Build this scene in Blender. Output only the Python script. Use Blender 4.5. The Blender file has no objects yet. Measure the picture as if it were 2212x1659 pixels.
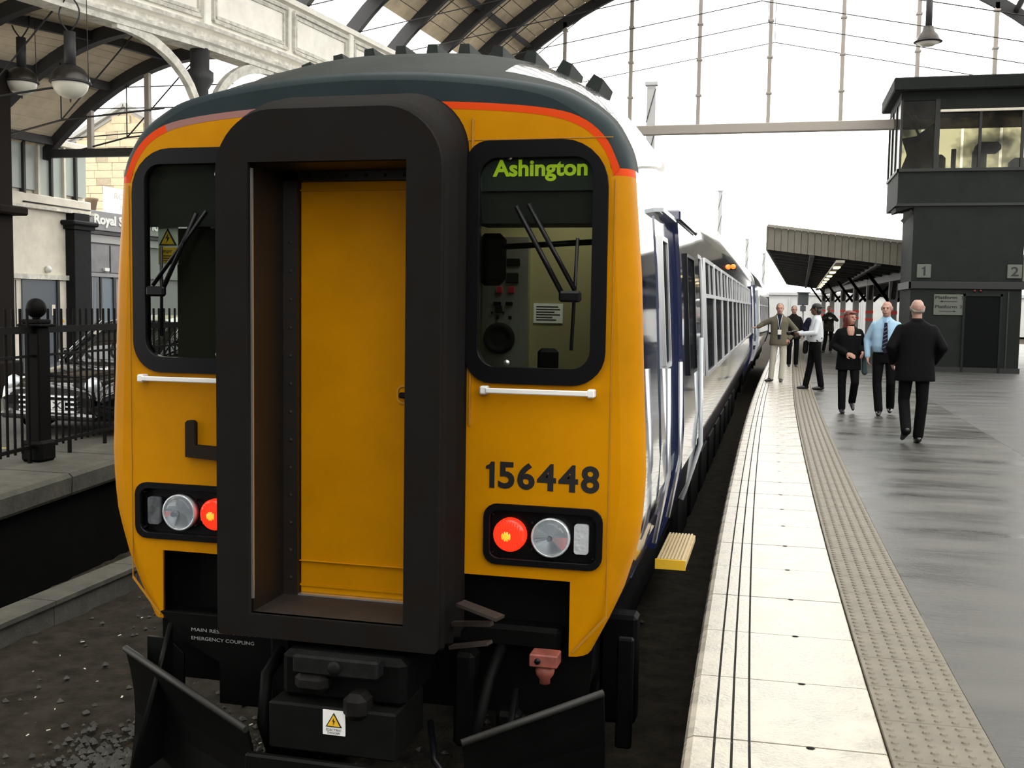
import bpy, bmesh, math, random
import numpy as np
from mathutils import Matrix, Vector
random.seed(7)
SC = bpy.context.scene
COL = SC.collection
# ------------------------------------------------------------------ camera
W, H, F = 2212.0, 1659.0, 2300.0
CAM_Z = 2.56
def _cam():
    vx, vy, roll = 1679.0, 667.0, 0.015
    Y = np.array([vx - W/2, H/2 - vy, F]); Y /= np.linalg.norm(Y)
    Z = np.array([roll, 1, -((vx - W/2)*roll + (H/2 - vy))/F]); Z /= np.linalg.norm(Z)
    X = np.cross(Y, Z)
    if X[0] < 0: X = -X
    M = np.array([X, Y, Z])            # rows = world axes in camera axes (right, up, forward)
    r, u, f = M[:, 0], M[:, 1], M[:, 2]
    m = Matrix(((r[0], u[0], -f[0], 0), (r[1], u[1], -f[1], 0), (r[2], u[2], -f[2], CAM_Z), (0, 0, 0, 1)))
    cd = bpy.data.cameras.new('camera'); cd.sensor_fit = 'HORIZONTAL'; cd.sensor_width = 36.0
    cd.lens = F*36.0/W; cd.clip_start = 0.05; cd.clip_end = 900
    o = bpy.data.objects.new('camera', cd); COL.objects.link(o); o.matrix_world = m
    SC.camera = o
_cam()
# ------------------------------------------------------------------ sky and exposure
world = bpy.data.worlds.new('overcast_sky'); SC.world = world; world.use_nodes = True
bg = world.node_tree.nodes['Background']; bg.inputs['Color'].default_value = (1.0, 0.985, 0.95, 1); bg.inputs['Strength'].default_value = 4.2
SC.view_settings.view_transform = 'Standard'; SC.view_settings.look = 'None'
SC.view_settings.gamma = 1.0; SC.view_settings.use_curve_mapping = False; SC.view_settings.exposure = 0.0
ROOF_START = -14.0        # where the shed roof begins behind the photographer

# ------------------------------------------------------------------ materials
MATS = {}
def mat(name, col, rough=0.6, metal=0.0, spec=0.5, noise=0.0, nscale=8.0, bump=0.0, bscale=None, emit=None, estr=0.0, coat=0.0, col2=None, stretch=None, rnoise=0.0):
    if name in MATS: return MATS[name]
    m = bpy.data.materials.new(name); m.use_nodes = True; MATS[name] = m
    nt = m.node_tree; b = nt.nodes['Principled BSDF']
    b.inputs['Base Color'].default_value = (*col, 1); b.inputs['Roughness'].default_value = rough
    b.inputs['Metallic'].default_value = metal; b.inputs['Specular IOR Level'].default_value = spec
    b.inputs['Coat Weight'].default_value = coat; b.inputs['Coat Roughness'].default_value = 0.05
    if emit: b.inputs['Emission Color'].default_value = (*emit, 1); b.inputs['Emission Strength'].default_value = estr
    if noise or bump or rnoise:
        tc = nt.nodes.new('ShaderNodeTexCoord'); mp = nt.nodes.new('ShaderNodeMapping'); nt.links.new(tc.outputs['Object'], mp.inputs['Vector'])
        if stretch: mp.inputs['Scale'].default_value = stretch
        n = nt.nodes.new('ShaderNodeTexNoise'); n.inputs['Scale'].default_value = nscale; n.inputs['Detail'].default_value = 6; n.inputs['Roughness'].default_value = 0.65
        nt.links.new(mp.outputs[0], n.inputs['Vector'])
        if noise:
            r = nt.nodes.new('ShaderNodeValToRGB'); c2 = col2 or tuple(c*(1-noise) for c in col); hi = tuple(min(1, c*(1+noise*0.35)) for c in col)
            r.color_ramp.elements[0].position = 0.33; r.color_ramp.elements[0].color = (*c2, 1)
            r.color_ramp.elements[1].position = 0.66; r.color_ramp.elements[1].color = (*hi, 1)
            nt.links.new(n.outputs['Fac'], r.inputs['Fac']); nt.links.new(r.outputs['Color'], b.inputs['Base Color'])
        if rnoise:
            mr = nt.nodes.new('ShaderNodeMapRange'); mr.inputs['From Min'].default_value = 0.3; mr.inputs['From Max'].default_value = 0.7
            mr.inputs['To Min'].default_value = max(0.02, rough-rnoise); mr.inputs['To Max'].default_value = min(1, rough+rnoise)
            nt.links.new(n.outputs['Fac'], mr.inputs['Value']); nt.links.new(mr.outputs[0], b.inputs['Roughness'])
        if bump:
            n2 = n
            if bscale:
                n2 = nt.nodes.new('ShaderNodeTexNoise'); n2.inputs['Scale'].default_value = bscale; n2.inputs['Detail'].default_value = 4; nt.links.new(mp.outputs[0], n2.inputs['Vector'])
            bp = nt.nodes.new('ShaderNodeBump'); bp.inputs['Strength'].default_value = bump; bp.inputs['Distance'].default_value = 0.02
            nt.links.new(n2.outputs['Fac'], bp.inputs['Height']); nt.links.new(bp.outputs[0], b.inputs['Normal'])
    return m
def glass(name, tint, refl=1.0, rough=0.02):
    if name in MATS: return MATS[name]
    m = bpy.data.materials.new(name); m.use_nodes = True; MATS[name] = m; nt = m.node_tree
    nt.nodes.remove(nt.nodes['Principled BSDF']); out = nt.nodes['Material Output']
    t = nt.nodes.new('ShaderNodeBsdfTransparent'); t.inputs['Color'].default_value = (*tint, 1)
    g = nt.nodes.new('ShaderNodeBsdfGlossy'); g.inputs['Roughness'].default_value = rough
    fr = nt.nodes.new('ShaderNodeFresnel'); fr.inputs['IOR'].default_value = 1.45
    mu = nt.nodes.new('ShaderNodeMath'); mu.operation = 'MULTIPLY'; mu.inputs[1].default_value = refl
    mx = nt.nodes.new('ShaderNodeMixShader'); nt.links.new(fr.outputs[0], mu.inputs[0]); nt.links.new(mu.outputs[0], mx.inputs[0])
    nt.links.new(t.outputs[0], mx.inputs[1]); nt.links.new(g.outputs[0], mx.inputs[2]); nt.links.new(mx.outputs[0], out.inputs[0])
    return m
YEL = mat('train_yellow', (0.475, 0.195, 0.0005), 0.42, noise=0.16, nscale=1.6, spec=0.07)
ORG = mat('stripe_orange', (0.60, 0.052, 0.005), 0.5, spec=0.1)
PINK = mat('stripe_faded', (0.26, 0.13, 0.115), 0.6, spec=0.1)
SLATE = mat('train_slate', (0.016, 0.026, 0.029), 0.5, spec=0.12, noise=0.2, nscale=3)
ROOFS = mat('train_roof_side', (0.30, 0.31, 0.31), 0.12, coat=1.0)
ROOFG = mat('train_roof_grey', (0.024, 0.029, 0.026), 0.6, spec=0.1, noise=0.3, nscale=5)
NAVY = mat('train_navy', (0.012, 0.018, 0.06), 0.07, coat=1.0, bump=0.05, nscale=1.3, bscale=1.3)
SIDE = mat('train_side_blue', (0.07, 0.085, 0.13), 0.06, coat=1.0, bump=0.06, nscale=1.2, bscale=1.1, spec=0.8)
SIDEL = mat('train_side_pale', (0.45, 0.49, 0.52), 0.10, coat=0.6)
LILAC = mat('train_side_lilac', (0.28, 0.25, 0.33), 0.08, coat=1.0, bump=0.05, nscale=1.5, bscale=1.5)
PURPLE = mat('train_purple', (0.05, 0.012, 0.09), 0.25)
RUB = mat('black_rubber', (0.004, 0.004, 0.005), 0.3, spec=0.2)
GANG = mat('gangway_rubber', (0.0055, 0.0053, 0.005), 0.8, noise=0.6, nscale=5, col2=(0.006, 0.004, 0.003), bump=0.15, spec=0.12)
RUST = mat('rusty_steel', (0.016, 0.009, 0.005), 0.75, noise=0.6, nscale=9)
BLK = mat('black_steel', (0.0022, 0.0022, 0.0022), 0.6, spec=0.08, noise=0.4, nscale=6)
BLK2 = mat('black_iron_paint', (0.0025, 0.0022, 0.002), 0.6, spec=0.08)
GRIME = mat('grimy_steel', (0.008, 0.0075, 0.007), 0.65, spec=0.12, noise=0.5, nscale=12)
WHITE = mat('white_paint', (0.72, 0.72, 0.70), 0.45)
SIGNW = mat('sign_white', (0.75, 0.75, 0.72), 0.5)
SIGNY = mat('sign_yellow', (0.75, 0.45, 0.02), 0.5)
INK = mat('ink_black', (0.004, 0.004, 0.004), 0.5)
LIME = mat('blind_yellow', (0.60, 0.80, 0.03), 0.5, emit=(0.60, 0.85, 0.03), estr=0.35)
STEEL = mat('brushed_steel', (0.50, 0.50, 0.46), 0.32, metal=0.9)
ALU = mat('aluminium', (0.72, 0.73, 0.74), 0.28, metal=0.9)
BEIGE = mat('cab_beige', (0.23, 0.19, 0.085), 0.7)
CABD = mat('cab_dark', (0.02, 0.02, 0.02), 0.7)
GLS = glass('windscreen_glass', (0.72, 0.76, 0.72), 0.35)
SGL = mat('side_window_glass', (0.010, 0.011, 0.013), 0.3, spec=0.0, coat=0.07)
CONC = mat('slab_concrete', (0.40, 0.37, 0.30), 0.28, noise=0.38, nscale=4.5, bump=0.12, bscale=60, rnoise=0.12, spec=0.6)
GROOVE = mat('groove_grime', (0.03, 0.027, 0.022), 0.9)
TACT = mat('tactile_buff', (0.135, 0.117, 0.083), 0.55, noise=0.25, nscale=6)
PLAT = mat('platform_concrete', (0.062, 0.060, 0.051), 0.40, noise=0.62, nscale=1.5, stretch=(0.45, 1.7, 1), bump=0.14, bscale=25, rnoise=0.16, spec=0.36)
APRON = mat('platform_asphalt', (0.05, 0.05, 0.046), 0.5, noise=0.4, nscale=1.2, stretch=(0.5, 1.6, 1), bump=0.12, bscale=40, rnoise=0.1)
BRICKD = mat('sooty_brick', (0.003, 0.0027, 0.0024), 0.9, spec=0.05, noise=0.5, nscale=7)
DIRT = mat('track_dirt', (0.034, 0.029, 0.021), 0.95, spec=0.1, noise=0.55, nscale=6, bump=0.8, bscale=45)
STONE = mat('ballast_stone', (0.07, 0.067, 0.058), 0.9, noise=0.5, nscale=14)
KERB = mat('kerb_concrete', (0.095, 0.09, 0.072), 0.85, noise=0.35, nscale=5, bump=0.3, bscale=40)
COPE = mat('coping_stone', (0.058, 0.055, 0.039), 0.85, noise=0.45, nscale=4, bump=0.4, bscale=18)
ROAD = mat('road_tarmac', (0.055, 0.05, 0.04), 0.85, noise=0.3, nscale=3)
BOARD = mat('roof_board', (0.56, 0.46, 0.32), 0.75, noise=0.25, nscale=2.5)
RIB = mat('roof_iron', (0.022, 0.022, 0.024), 0.6)
SKIN_R = mat('roof_slate', (0.08, 0.08, 0.09), 0.8)
CREAM = mat('girder_cream', (0.93, 0.90, 0.81), 0.55, noise=0.12, nscale=2)
CREAMG = mat('girder_grey', (0.66, 0.64, 0.57), 0.6, noise=0.4, nscale=6)
MULL = mat('screen_mullion', (0.42, 0.38, 0.34), 0.6)
TOWR = mat('tower_cladding', (0.017, 0.020, 0.018), 0.8, spec=0.15, noise=0.2, nscale=2)
TOWD = mat('tower_trim', (0.010, 0.011, 0.010), 0.6)
PALE = mat('pale_paint', (0.74, 0.69, 0.58), 0.6, noise=0.15, nscale=3)
FROST = mat('frosted_pane', (0.36, 0.40, 0.37), 0.35)
GREYP = mat('shop_grey', (0.24, 0.24, 0.25), 0.55)
GREYD = mat('shop_dark', (0.085, 0.10, 0.12), 0.45)
SAND = mat('sandstone', (0.42, 0.35, 0.235), 0.85, noise=0.22, nscale=4)
SAND2 = mat('sandstone_stained', (0.30, 0.25, 0.175), 0.85, noise=0.3, nscale=4)
LEAD = mat('roof_lead', (0.25, 0.25, 0.24), 0.7)
OUTC = mat('far_concrete', (0.34, 0.34, 0.33), 0.8, noise=0.1, nscale=1)
OUTM = mat('far_mast_grey', (0.30, 0.30, 0.30), 0.7)
RED = mat('red_band', (0.62, 0.06, 0.035), 0.5)
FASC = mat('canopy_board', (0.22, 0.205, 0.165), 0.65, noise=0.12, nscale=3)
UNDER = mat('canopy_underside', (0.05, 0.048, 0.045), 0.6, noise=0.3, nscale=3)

# ------------------------------------------------------------------ mesh helpers
WM = {}
def tag(o, label=None, cat=None, group=None, kind=None):
    if label: o['label'] = label
    if cat: o['category'] = cat
    if group: o['group'] = group
    if kind: o['kind'] = kind
    return o
def root(name, loc=(0, 0, 0), rz=0.0, label=None, cat=None, group=None, kind=None):
    o = bpy.data.objects.new(name, None); COL.objects.link(o); o.empty_display_size = 0.2
    m = Matrix.Translation(loc) @ Matrix.Rotation(rz, 4, 'Z'); o.location = loc; o.rotation_euler = (0, 0, rz); WM[o] = m
    return tag(o, label, cat, group, kind)
def link(me, name, material, parent=None, local=False):
    o = bpy.data.objects.new(name, me); COL.objects.link(o)
    if material is not None and len(me.materials) == 0:
        for mm in (material if isinstance(material, (list, tuple)) else [material]): me.materials.append(mm)
    if parent is not None:
        o.parent = parent
        if not local: o.matrix_parent_inverse = WM[parent].inverted(); WM[o] = Matrix()
        else: WM[o] = WM[parent].copy()
    else: WM[o] = Matrix()
    return o
def sbox(r):
    return r
class B:
    """collects shapes, then links them as one mesh"""
    def __init__(s): s.v = []; s.f = []; s.m = []; s.sm = []
    def add(s, vs, fs, mi=0, smooth=False):
        o = len(s.v); s.v += [tuple(p) for p in vs]
        for q in fs: s.f.append([o+i for i in q]); s.m.append(mi); s.sm.append(smooth)
        return s
    def box(s, x0, x1, y0, y1, z0, z1, mi=0, c=0.0):
        if c > 0:   # chamfered box
            c = min(c, abs(x1-x0)*.45, abs(y1-y0)*.45, abs(z1-z0)*.45)
            vs = []; idx = {}
            for ix, x in ((-1, x0), (1, x1)):
                for iy, y in ((-1, y0), (1, y1)):
                    for iz, z in ((-1, z0), (1, z1)):
                        for ax in range(3):
                            p = [x-ix*c, y-iy*c, z-iz*c]; p[ax] = (x, y, z)[ax]
                            idx[(ix, iy, iz, ax)] = len(vs); vs.append(p)
            fs = []
            for sgn in (-1, 1):
                fs.append([idx[(sgn, a, b, 0)] for a, b in ((-1, -1), (1, -1), (1, 1), (-1, 1))])
                fs.append([idx[(a, sgn, b, 1)] for a, b in ((-1, -1), (1, -1), (1, 1), (-1, 1))])
                fs.append([idx[(a, b, sgn, 2)] for a, b in ((-1, -1), (1, -1), (1, 1), (-1, 1))])
            for a in (-1, 1):
                for b in (-1, 1):
                    fs.append([idx[(-1, a, b, 1)], idx[(1, a, b, 1)], idx[(1, a, b, 2)], idx[(-1, a, b, 2)]])
                    fs.append([idx[(a, -1, b, 0)], idx[(a, 1, b, 0)], idx[(a, 1, b, 2)], idx[(a, -1, b, 2)]])
                    fs.append([idx[(a, b, -1, 0)], idx[(a, b, 1, 0)], idx[(a, b, 1, 1)], idx[(a, b, -1, 1)]])
                    for d in (-1, 1): fs.append([idx[(a, b, d, k)] for k in range(3)])
            return s.add(vs, fs, mi)
        vs = [(x, y, z) for x in (x0, x1) for y in (y0, y1) for z in (z0, z1)]
        return s.add(vs, [(0, 1, 3, 2), (4, 6, 7, 5), (0, 4, 5, 1), (2, 3, 7, 6), (0, 2, 6, 4), (1, 5, 7, 3)], mi)
    def obox(s, p, q, w, h, mi=0, up=(0, 0, 1)):
        """bar from p to q, w wide, h high"""
        p = Vector(p); q = Vector(q); d = (q-p).normalized(); up = Vector(up)
        if abs(d.dot(up)) > .99: up = Vector((1, 0, 0))
        sd = d.cross(up).normalized()*w/2; u = sd.cross(d).normalized()*h/2
        vs = [p-sd-u, p+sd-u, p+sd+u, p-sd+u, q-sd-u, q+sd-u, q+sd+u, q-sd+u]
        return s.add(vs, [(0, 3, 2, 1), (4, 5, 6, 7), (0, 1, 5, 4), (1, 2, 6, 5), (2, 3, 7, 6), (3, 0, 4, 7)], mi)
    def tube(s, pts, r, n=8, mi=0, cap=True, smooth=True):
        pts = [Vector(p) for p in pts]; rs = r if isinstance(r, (list, tuple)) else [r]*len(pts); vs = []; fs = []; pu = None
        for i, p in enumerate(pts):
            d = (pts[min(i+1, len(pts)-1)]-pts[max(i-1, 0)]).normalized()
            u = pu if pu is not None and abs(d.dot(pu)) < .9 else (Vector((0, 0, 1)) if abs(d.z) < .9 else Vector((1, 0, 0)))
            a = d.cross(u).normalized(); b = a.cross(d).normalized(); pu = b
            for k in range(n):
                t = 2*math.pi*k/n; vs.append(p+a*math.cos(t)*rs[i]+b*math.sin(t)*rs[i])
        for i in range(len(pts)-1):
            for k in range(n): fs.append((i*n+k, i*n+(k+1) % n, (i+1)*n+(k+1) % n, (i+1)*n+k))
        s.add(vs, fs, mi, smooth)
        if cap:
            o = len(s.v)-len(vs); s.f.append([o+k for k in range(n)][::-1]); s.m.append(mi); s.sm.append(False)
            s.f.append([o+(len(pts)-1)*n+k for k in range(n)]); s.m.append(mi); s.sm.append(False)
        return s
    def lathe(s, c, prof, n=20, axis='Z', mi=0):
        """prof: (radius, height along axis)"""
        vs = []; fs = []
        for r, h in prof:
            for k in range(n):
                t = 2*math.pi*k/n; a, b = r*math.cos(t), r*math.sin(t)
                p = (a, b, h) if axis == 'Z' else ((a, h, b) if axis == 'Y' else (h, a, b))
                vs.append((c[0]+p[0], c[1]+p[1], c[2]+p[2]))
        for i in range(len(prof)-1):
            for k in range(n): fs.append((i*n+k, i*n+(k+1) % n, (i+1)*n+(k+1) % n, (i+1)*n+k))
        fs.append(list(range(n))[::-1]); fs.append([(len(prof)-1)*n+k for k in range(n)])
        return s.add(vs, fs, mi, True)
    def loft(s, secs, closed=True, caps=True, mi=0, smooth=True, mfun=None):
        n = len(secs[0]); o = len(s.v); s.v += [tuple(p) for q in secs for p in q]
        for i in range(len(secs)-1):
            for k in range(n if closed else n-1):
                s.f.append([o+i*n+k, o+i*n+(k+1) % n, o+(i+1)*n+(k+1) % n, o+(i+1)*n+k]); s.m.append(mfun(i, k) if mfun else mi); s.sm.append(smooth)
        if caps and closed:
            s.f.append([o+k for k in range(n)][::-1]); s.m.append(mi); s.sm.append(False)
            s.f.append([o+(len(secs)-1)*n+k for k in range(n)]); s.m.append(mi); s.sm.append(False)
        return s
    def mesh(s, name):
        me = bpy.data.meshes.new(name); me.from_pydata(s.v, [], s.f)
        me.polygons.foreach_set('material_index', s.m); me.polygons.foreach_set('use_smooth', s.sm)
        bm = bmesh.new(); bm.from_mesh(me); bmesh.ops.recalc_face_normals(bm, faces=bm.faces); bm.to_mesh(me); bm.free(); me.update()
        return me
    def obj(s, name, m, parent=None, local=False): return link(s.mesh(name), name, m, parent, local)
def rrect(x0, x1, z0, z1, r, n=5):
    pts = []
    rr = r if isinstance(r, (list, tuple)) else [r]*4
    for (cx, cz, a0, q) in ((x1, z0, -90, rr[0]), (x1, z1, 0, rr[1]), (x0, z1, 90, rr[2]), (x0, z0, 180, rr[3])):
        sx = -1 if cx == x1 else 1; sz = 1 if cz == z0 else -1
        if q <= 1e-4: pts.append((cx, cz)); continue
        for i in range(n+1):
            a = math.radians(a0+90*i/n); pts.append((cx+sx*q+q*math.cos(a), cz+sz*q+q*math.sin(a)))
    return pts
def circ(cx, cz, r, n=20): return [(cx+r*math.cos(2*math.pi*k/n), cz+r*math.sin(2*math.pi*k/n)) for k in range(n)]
def eval_mesh(o):
    bpy.context.view_layer.update(); dg = bpy.context.evaluated_depsgraph_get(); dg.update()
    me = bpy.data.meshes.new_from_object(o.evaluated_get(dg)); return me
def flat(name, loops, y0, y1, material, parent=None, local=False, ax='Y', xf=None):
    """2D outline with holes, filled, thickness from y0 to y1. ax Y: (x,z) plane; X: (y,z) plane; Z: (x,y) plane"""
    cu = bpy.data.curves.new('tmp', 'CURVE'); cu.dimensions = '2D'; cu.fill_mode = 'BOTH'; cu.extrude = abs(y1-y0)/2
    for lp in loops:
        sp = cu.splines.new('POLY'); sp.points.add(len(lp)-1); sp.use_cyclic_u = True
        for p, q in zip(sp.points, lp): p.co = (q[0], q[1], 0, 1)
    t = bpy.data.objects.new('tmp', cu); COL.objects.link(t); me = eval_mesh(t); bpy.data.objects.remove(t); bpy.data.curves.remove(cu)
    c = (y0+y1)/2
    if ax == 'Y': M = Matrix(((1, 0, 0, 0), (0, 0, 1, c), (0, 1, 0, 0), (0, 0, 0, 1)))
    elif ax == 'X': M = Matrix(((0, 0, 1, c), (1, 0, 0, 0), (0, 1, 0, 0), (0, 0, 0, 1)))
    else: M = Matrix(((1, 0, 0, 0), (0, 1, 0, 0), (0, 0, 1, c), (0, 0, 0, 1)))
    if xf is not None: M = xf @ M
    me.transform(M); me.materials.clear(); me.name = name
    bm = bmesh.new(); bm.from_mesh(me); bmesh.ops.remove_doubles(bm, verts=bm.verts, dist=1e-5); bmesh.ops.recalc_face_normals(bm, faces=bm.faces); bm.to_mesh(me); bm.free()
    return link(me, name, material, parent, local)
def text(name, body, x0, x1, z0, z1, y, material, parent=None, bold=0.0, depth=0.004, ax='Y', flip=1, xf=None):
    """text fitted into x0..x1, z0..z1, facing -Y (or +X)"""
    cu = bpy.data.curves.new('tmp', 'FONT'); cu.body = body; cu.extrude = 0.01; cu.offset = bold; cu.resolution_u = 4
    t = bpy.data.objects.new('tmp', cu); COL.objects.link(t); me = eval_mesh(t); bpy.data.objects.remove(t); bpy.data.curves.remove(cu)
    co = np.empty(len(me.vertices)*3); me.vertices.foreach_get('co', co); co = co.reshape(-1, 3)
    mn, mx = co.min(0), co.max(0); co[:, 0] = (co[:, 0]-mn[0])/(mx[0]-mn[0])*(x1-x0)+x0; co[:, 1] = (co[:, 1]-mn[1])/(mx[1]-mn[1])*(z1-z0)+z0
    co[:, 2] = np.where(co[:, 2] > 0, depth, 0)
    if ax == 'Y': w = np.stack([co[:, 0], y-co[:, 2], co[:, 1]], 1)
    else: w = np.stack([y+co[:, 2], co[:, 0], co[:, 1]], 1)
    me.vertices.foreach_set('co', w.ravel()); me.materials.clear(); me.name = name; me.update()
    return link(me, name, material, parent)
def copy_tree(o, parent=None):
    c = o.copy(); COL.objects.link(c); WM[c] = WM[o].copy()
    if parent is not None: c.parent = parent
    for ch in list(o.children): copy_tree(ch, c)
    return c
def dup(o, parent, loc=None, rz=None):
    c = o.copy(); COL.objects.link(c); c.parent = parent
    if loc is not None: c.location = loc
    if rz is not None: c.rotation_euler = (0, 0, rz)
    WM[c] = WM[o].copy(); return c

PZ = 0.915                                   # platform level above the rail
# ================================================================== platform
_ey = [-16, 3.8, 6.1, 8.4, 10.9, 13.5, 16.7, 20, 24.3, 30, 37, 44, 52, 60, 80, 110]
_ex = [0.35, -.293, -.345, -.378, -.398, -.412, -.416, -.405, -.368, -.30, -.20, -.08, 0.08, 0.28, 1.0, 2.6]
def edge(y): return float(np.interp(y, _ey, _ex))
def edge_s(y): return sum(edge(y+d) for d in (-1.6, -.8, 0, .8, 1.6))/5
def edir(y): return math.atan2(edge_s(y+.5)-edge_s(y-.5), 1.0)   # turn to the right
platform = root('platform', (2, 10, 0), kind='structure', label='concrete station platform with pale edge slabs and tactile strip', cat='platform')
ys = [-16+i*1.0 for i in range(127)]
b = B()
for y in range(len(ys)-1):
    a, c = ys[y], ys[y+1]
    b.add([(edge_s(a)+1.15, a, PZ), (2.8, a, PZ), (2.8, c, PZ), (edge_s(c)+1.15, c, PZ)], [(0, 1, 2, 3)])
b.obj('platform_surface', PLAT, platform)
B().box(2.803, 16, -16, 60, 0.3, PZ).obj('platform_apron', APRON, platform)
b = B()
for y in range(len(ys)-1):
    a, c = ys[y], ys[y+1]
    b.add([(edge_s(a)+.10, a, PZ-.10), (edge_s(c)+.10, c, PZ-.10), (edge_s(c)+.10, c, -.2), (edge_s(a)+.10, a, -.2)], [(0, 1, 2, 3)])
    b.add([(edge_s(a)+.10, a, PZ-.10), (edge_s(c)+.10, c, PZ-.10), (edge_s(c)+1.2, c, PZ-.10), (edge_s(a)+1.2, a, PZ-.10)], [(0, 1, 2, 3)])
b.obj('platform_face', BRICKD, platform)
# edge slabs: one profile with a rounded nose and three grooves, extruded per slab
SL = 0.70
def slab_profile():
    w = 0.75; g = 0.010; d = 0.014
    p = [(0.0, -.10), (0.0, -.035), (0.012, -.012), (0.035, -0.001)]
    for x in (0.115, 0.180, 0.245): p += [(x-g/2, 0), (x-g/2+.002, -d), (x+g/2-.002, -d), (x+g/2, 0)]
    return p + [(w-.008, 0), (w-.003, -.004), (w-.003, -.10)]
def slab_mesh():
    p = slab_profile(); h = SL/2-.0045
    return B().loft([[(x, y, z) for x, z in p] for y in (-h, h)], smooth=False, mfun=lambda i, k: 1 if 3 < k < 15 and k % 4 in (0, 1, 2) else 0).mesh('coping_slab')
def tact_mesh():
    b = B().box(-.1985, .1985, -.1985, .1985, -.05, 0, c=.004)
    for i in range(6):
        for j in range(6):
            x, y = -.165+.066*i, -.165+.066*j; r0, r1, n = .0165, .011, 8
            vs = [(x+r0*math.cos(2*math.pi*k/n), y+r0*math.sin(2*math.pi*k/n), 0) for k in range(n)]+[(x+r1*math.cos(2*math.pi*k/n), y+r1*math.sin(2*math.pi*k/n), .006) for k in range(n)]
            b.add(vs, [(k, (k+1) % n, n+(k+1) % n, n+k) for k in range(n)]+[tuple(range(n, 2*n))])
    return b.mesh('tactile_tile')
sm, tm = slab_mesh(), tact_mesh()
nm = B().lathe((0, 0, 0), [(.001, 0), (.017, .0005), (.017, .0015), (.001, .002)], 6).mesh('lifting_hole')
y = 1.25
while y < 62:
    o = link(sm, 'coping_slab', [CONC, GROOVE], platform); yc = y+SL/2; o.location = (edge_s(yc), yc, PZ+random.uniform(-.0012, .0012)); o.rotation_euler = (0, 0, -edir(yc))
    if y < 24:
        h = link(nm, 'lifting_hole', BLK, platform); h.location = (edge_s(y)+.47, y, PZ-.0003); h.scale = (1, .8, 1)
    y += SL
y = 1.2
while y < 62:
    o = link(tm, 'tactile_tile', TACT, platform); yc = y+.2; t = edir(yc); o.location = (edge_s(yc)+.952*math.cos(t), yc-.952*math.sin(t), PZ+random.uniform(0, .002)); o.rotation_euler = (0, 0, -t)
    y += .4
# ================================================================== trackbed, kerb, left wall
b = B(); nx, ny = 60, 70
gv = [[(-7.6+i*(7.6+.2)/nx, 1.5+j*.16, -.15+random.uniform(-.012, .012)+.02*math.sin(i*.5)*math.cos(j*.37)) for i in range(nx+1)] for j in range(ny+1)]
b.v = [p for r in gv for p in r]
for j in range(ny):
    for i in range(nx):
        k = j*(nx+1)+i; b.f.append([k, k+1, k+nx+2, k+nx+1]); b.m.append(0); b.sm.append(True)
g = b.obj('trackbed', DIRT); tag(g, 'dark gritty earth and ballast of the track bed', 'ground', kind='structure')
tag(B().box(-60, 60, -70, 200, -.6, -.2).obj('ground', DIRT), 'bare ground around the station', 'ground', kind='structure')
# loose ballast
b = B()
for k in range(2600):
    u = random.random()
    x = random.gauss(-3.35, .33) if u < .85 else random.uniform(-5.6, -1.0); y = random.gauss(5.25, .38) if u < .85 else random.uniform(4.0, 9.5)
    r = random.uniform(.012, .034); z = -.145+r*.3
    vs = [(x+r*random.uniform(.6, 1.2)*dx, y+r*random.uniform(.6, 1.2)*dy, z+r*random.uniform(.5, .9)*dz) for dx, dy, dz in ((1, 0, 0), (0, 1, 0), (-1, 0, 0), (0, -1, 0), (0, 0, 1), (0, 0, -1))]
    b.add(vs, [(0, 1, 4), (1, 2, 4), (2, 3, 4), (3, 0, 4), (1, 0, 5), (2, 1, 5), (3, 2, 5), (0, 3, 5)])
tag(b.obj('ballast', STONE), 'loose grey ballast stones beside the snow plough', 'ballast', kind='stuff')
b = B()
for k in range(60):
    x, y = random.uniform(-5.4, -2.8), random.uniform(5.0, 8.2); r = random.uniform(.004, .014); a = random.uniform(0, 3)
    b.obox((x, y, -.128), (x+r*2*math.cos(a), y+r*2*math.sin(a), -.124), r, .004)
tag(b.obj('litter', PALE), 'tiny pale scraps of litter scattered on the track bed', 'litter', kind='stuff')
for x, nme in ((-2.64, 'farther'), (-1.21, 'nearer')):
    r = B().box(x-.035, x+.035, 1.5, 60, -.02, 0, c=.008).box(x-.009, x+.009, 1.5, 60, -.13, -.02).box(x-.07, x+.07, 1.5, 60, -.15, -.13).obj('rail', GRIME)
    tag(r, 'steel running rail under the yellow train, '+('nearer the platform' if nme == 'nearer' else 'farther from the platform'), 'rail')
def wallx(y): return float(np.interp(y, [0, 6.3, 7.45, 9.31, 10.5, 12, 20], [-5.95, -6.08, -6.2, -6.51, -6.66, -6.75, -6.9]))
kerb = root('kerb', (-5.8, 7.5, -.15), kind='structure', label='low concrete kerb along the track bed', cat='kerb')
y = 2.0; i = 0
while y < 15:
    L = 1.5 if i % 2 else 1.25; x0 = -5.69-.03*(y-6); x1 = -5.69-.03*(y+L-6)
    vs = [(x0-.26, y+.006, -.2), (x0, y+.006, -.2), (x0, y+.006, .02), (x0-.26, y+.006, .02)]; ve = [(x1-.26, y+L-.006, -.2), (x1, y+L-.006, -.2), (x1, y+L-.006, .02), (x1-.26, y+L-.006, .02)]
    B().loft([vs, ve], smooth=False).obj('kerb_block', KERB, kerb)
    vs = [(p[0]+.03, p[1], p[2]) for p in vs]
    B().loft([[(x0-.27, y+.006, .022), (x0+.02, y+.006, .022), (x0+.02, y+.006, .06), (x0-.27, y+.006, .06)], [(x1-.27, y+L-.006, .022), (x1+.02, y+L-.006, .022), (x1+.02, y+L-.006, .06), (x1-.27, y+L-.006, .06)]], smooth=False).obj('kerb_cap', KERB, kerb)
    y += L; i += 1
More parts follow.
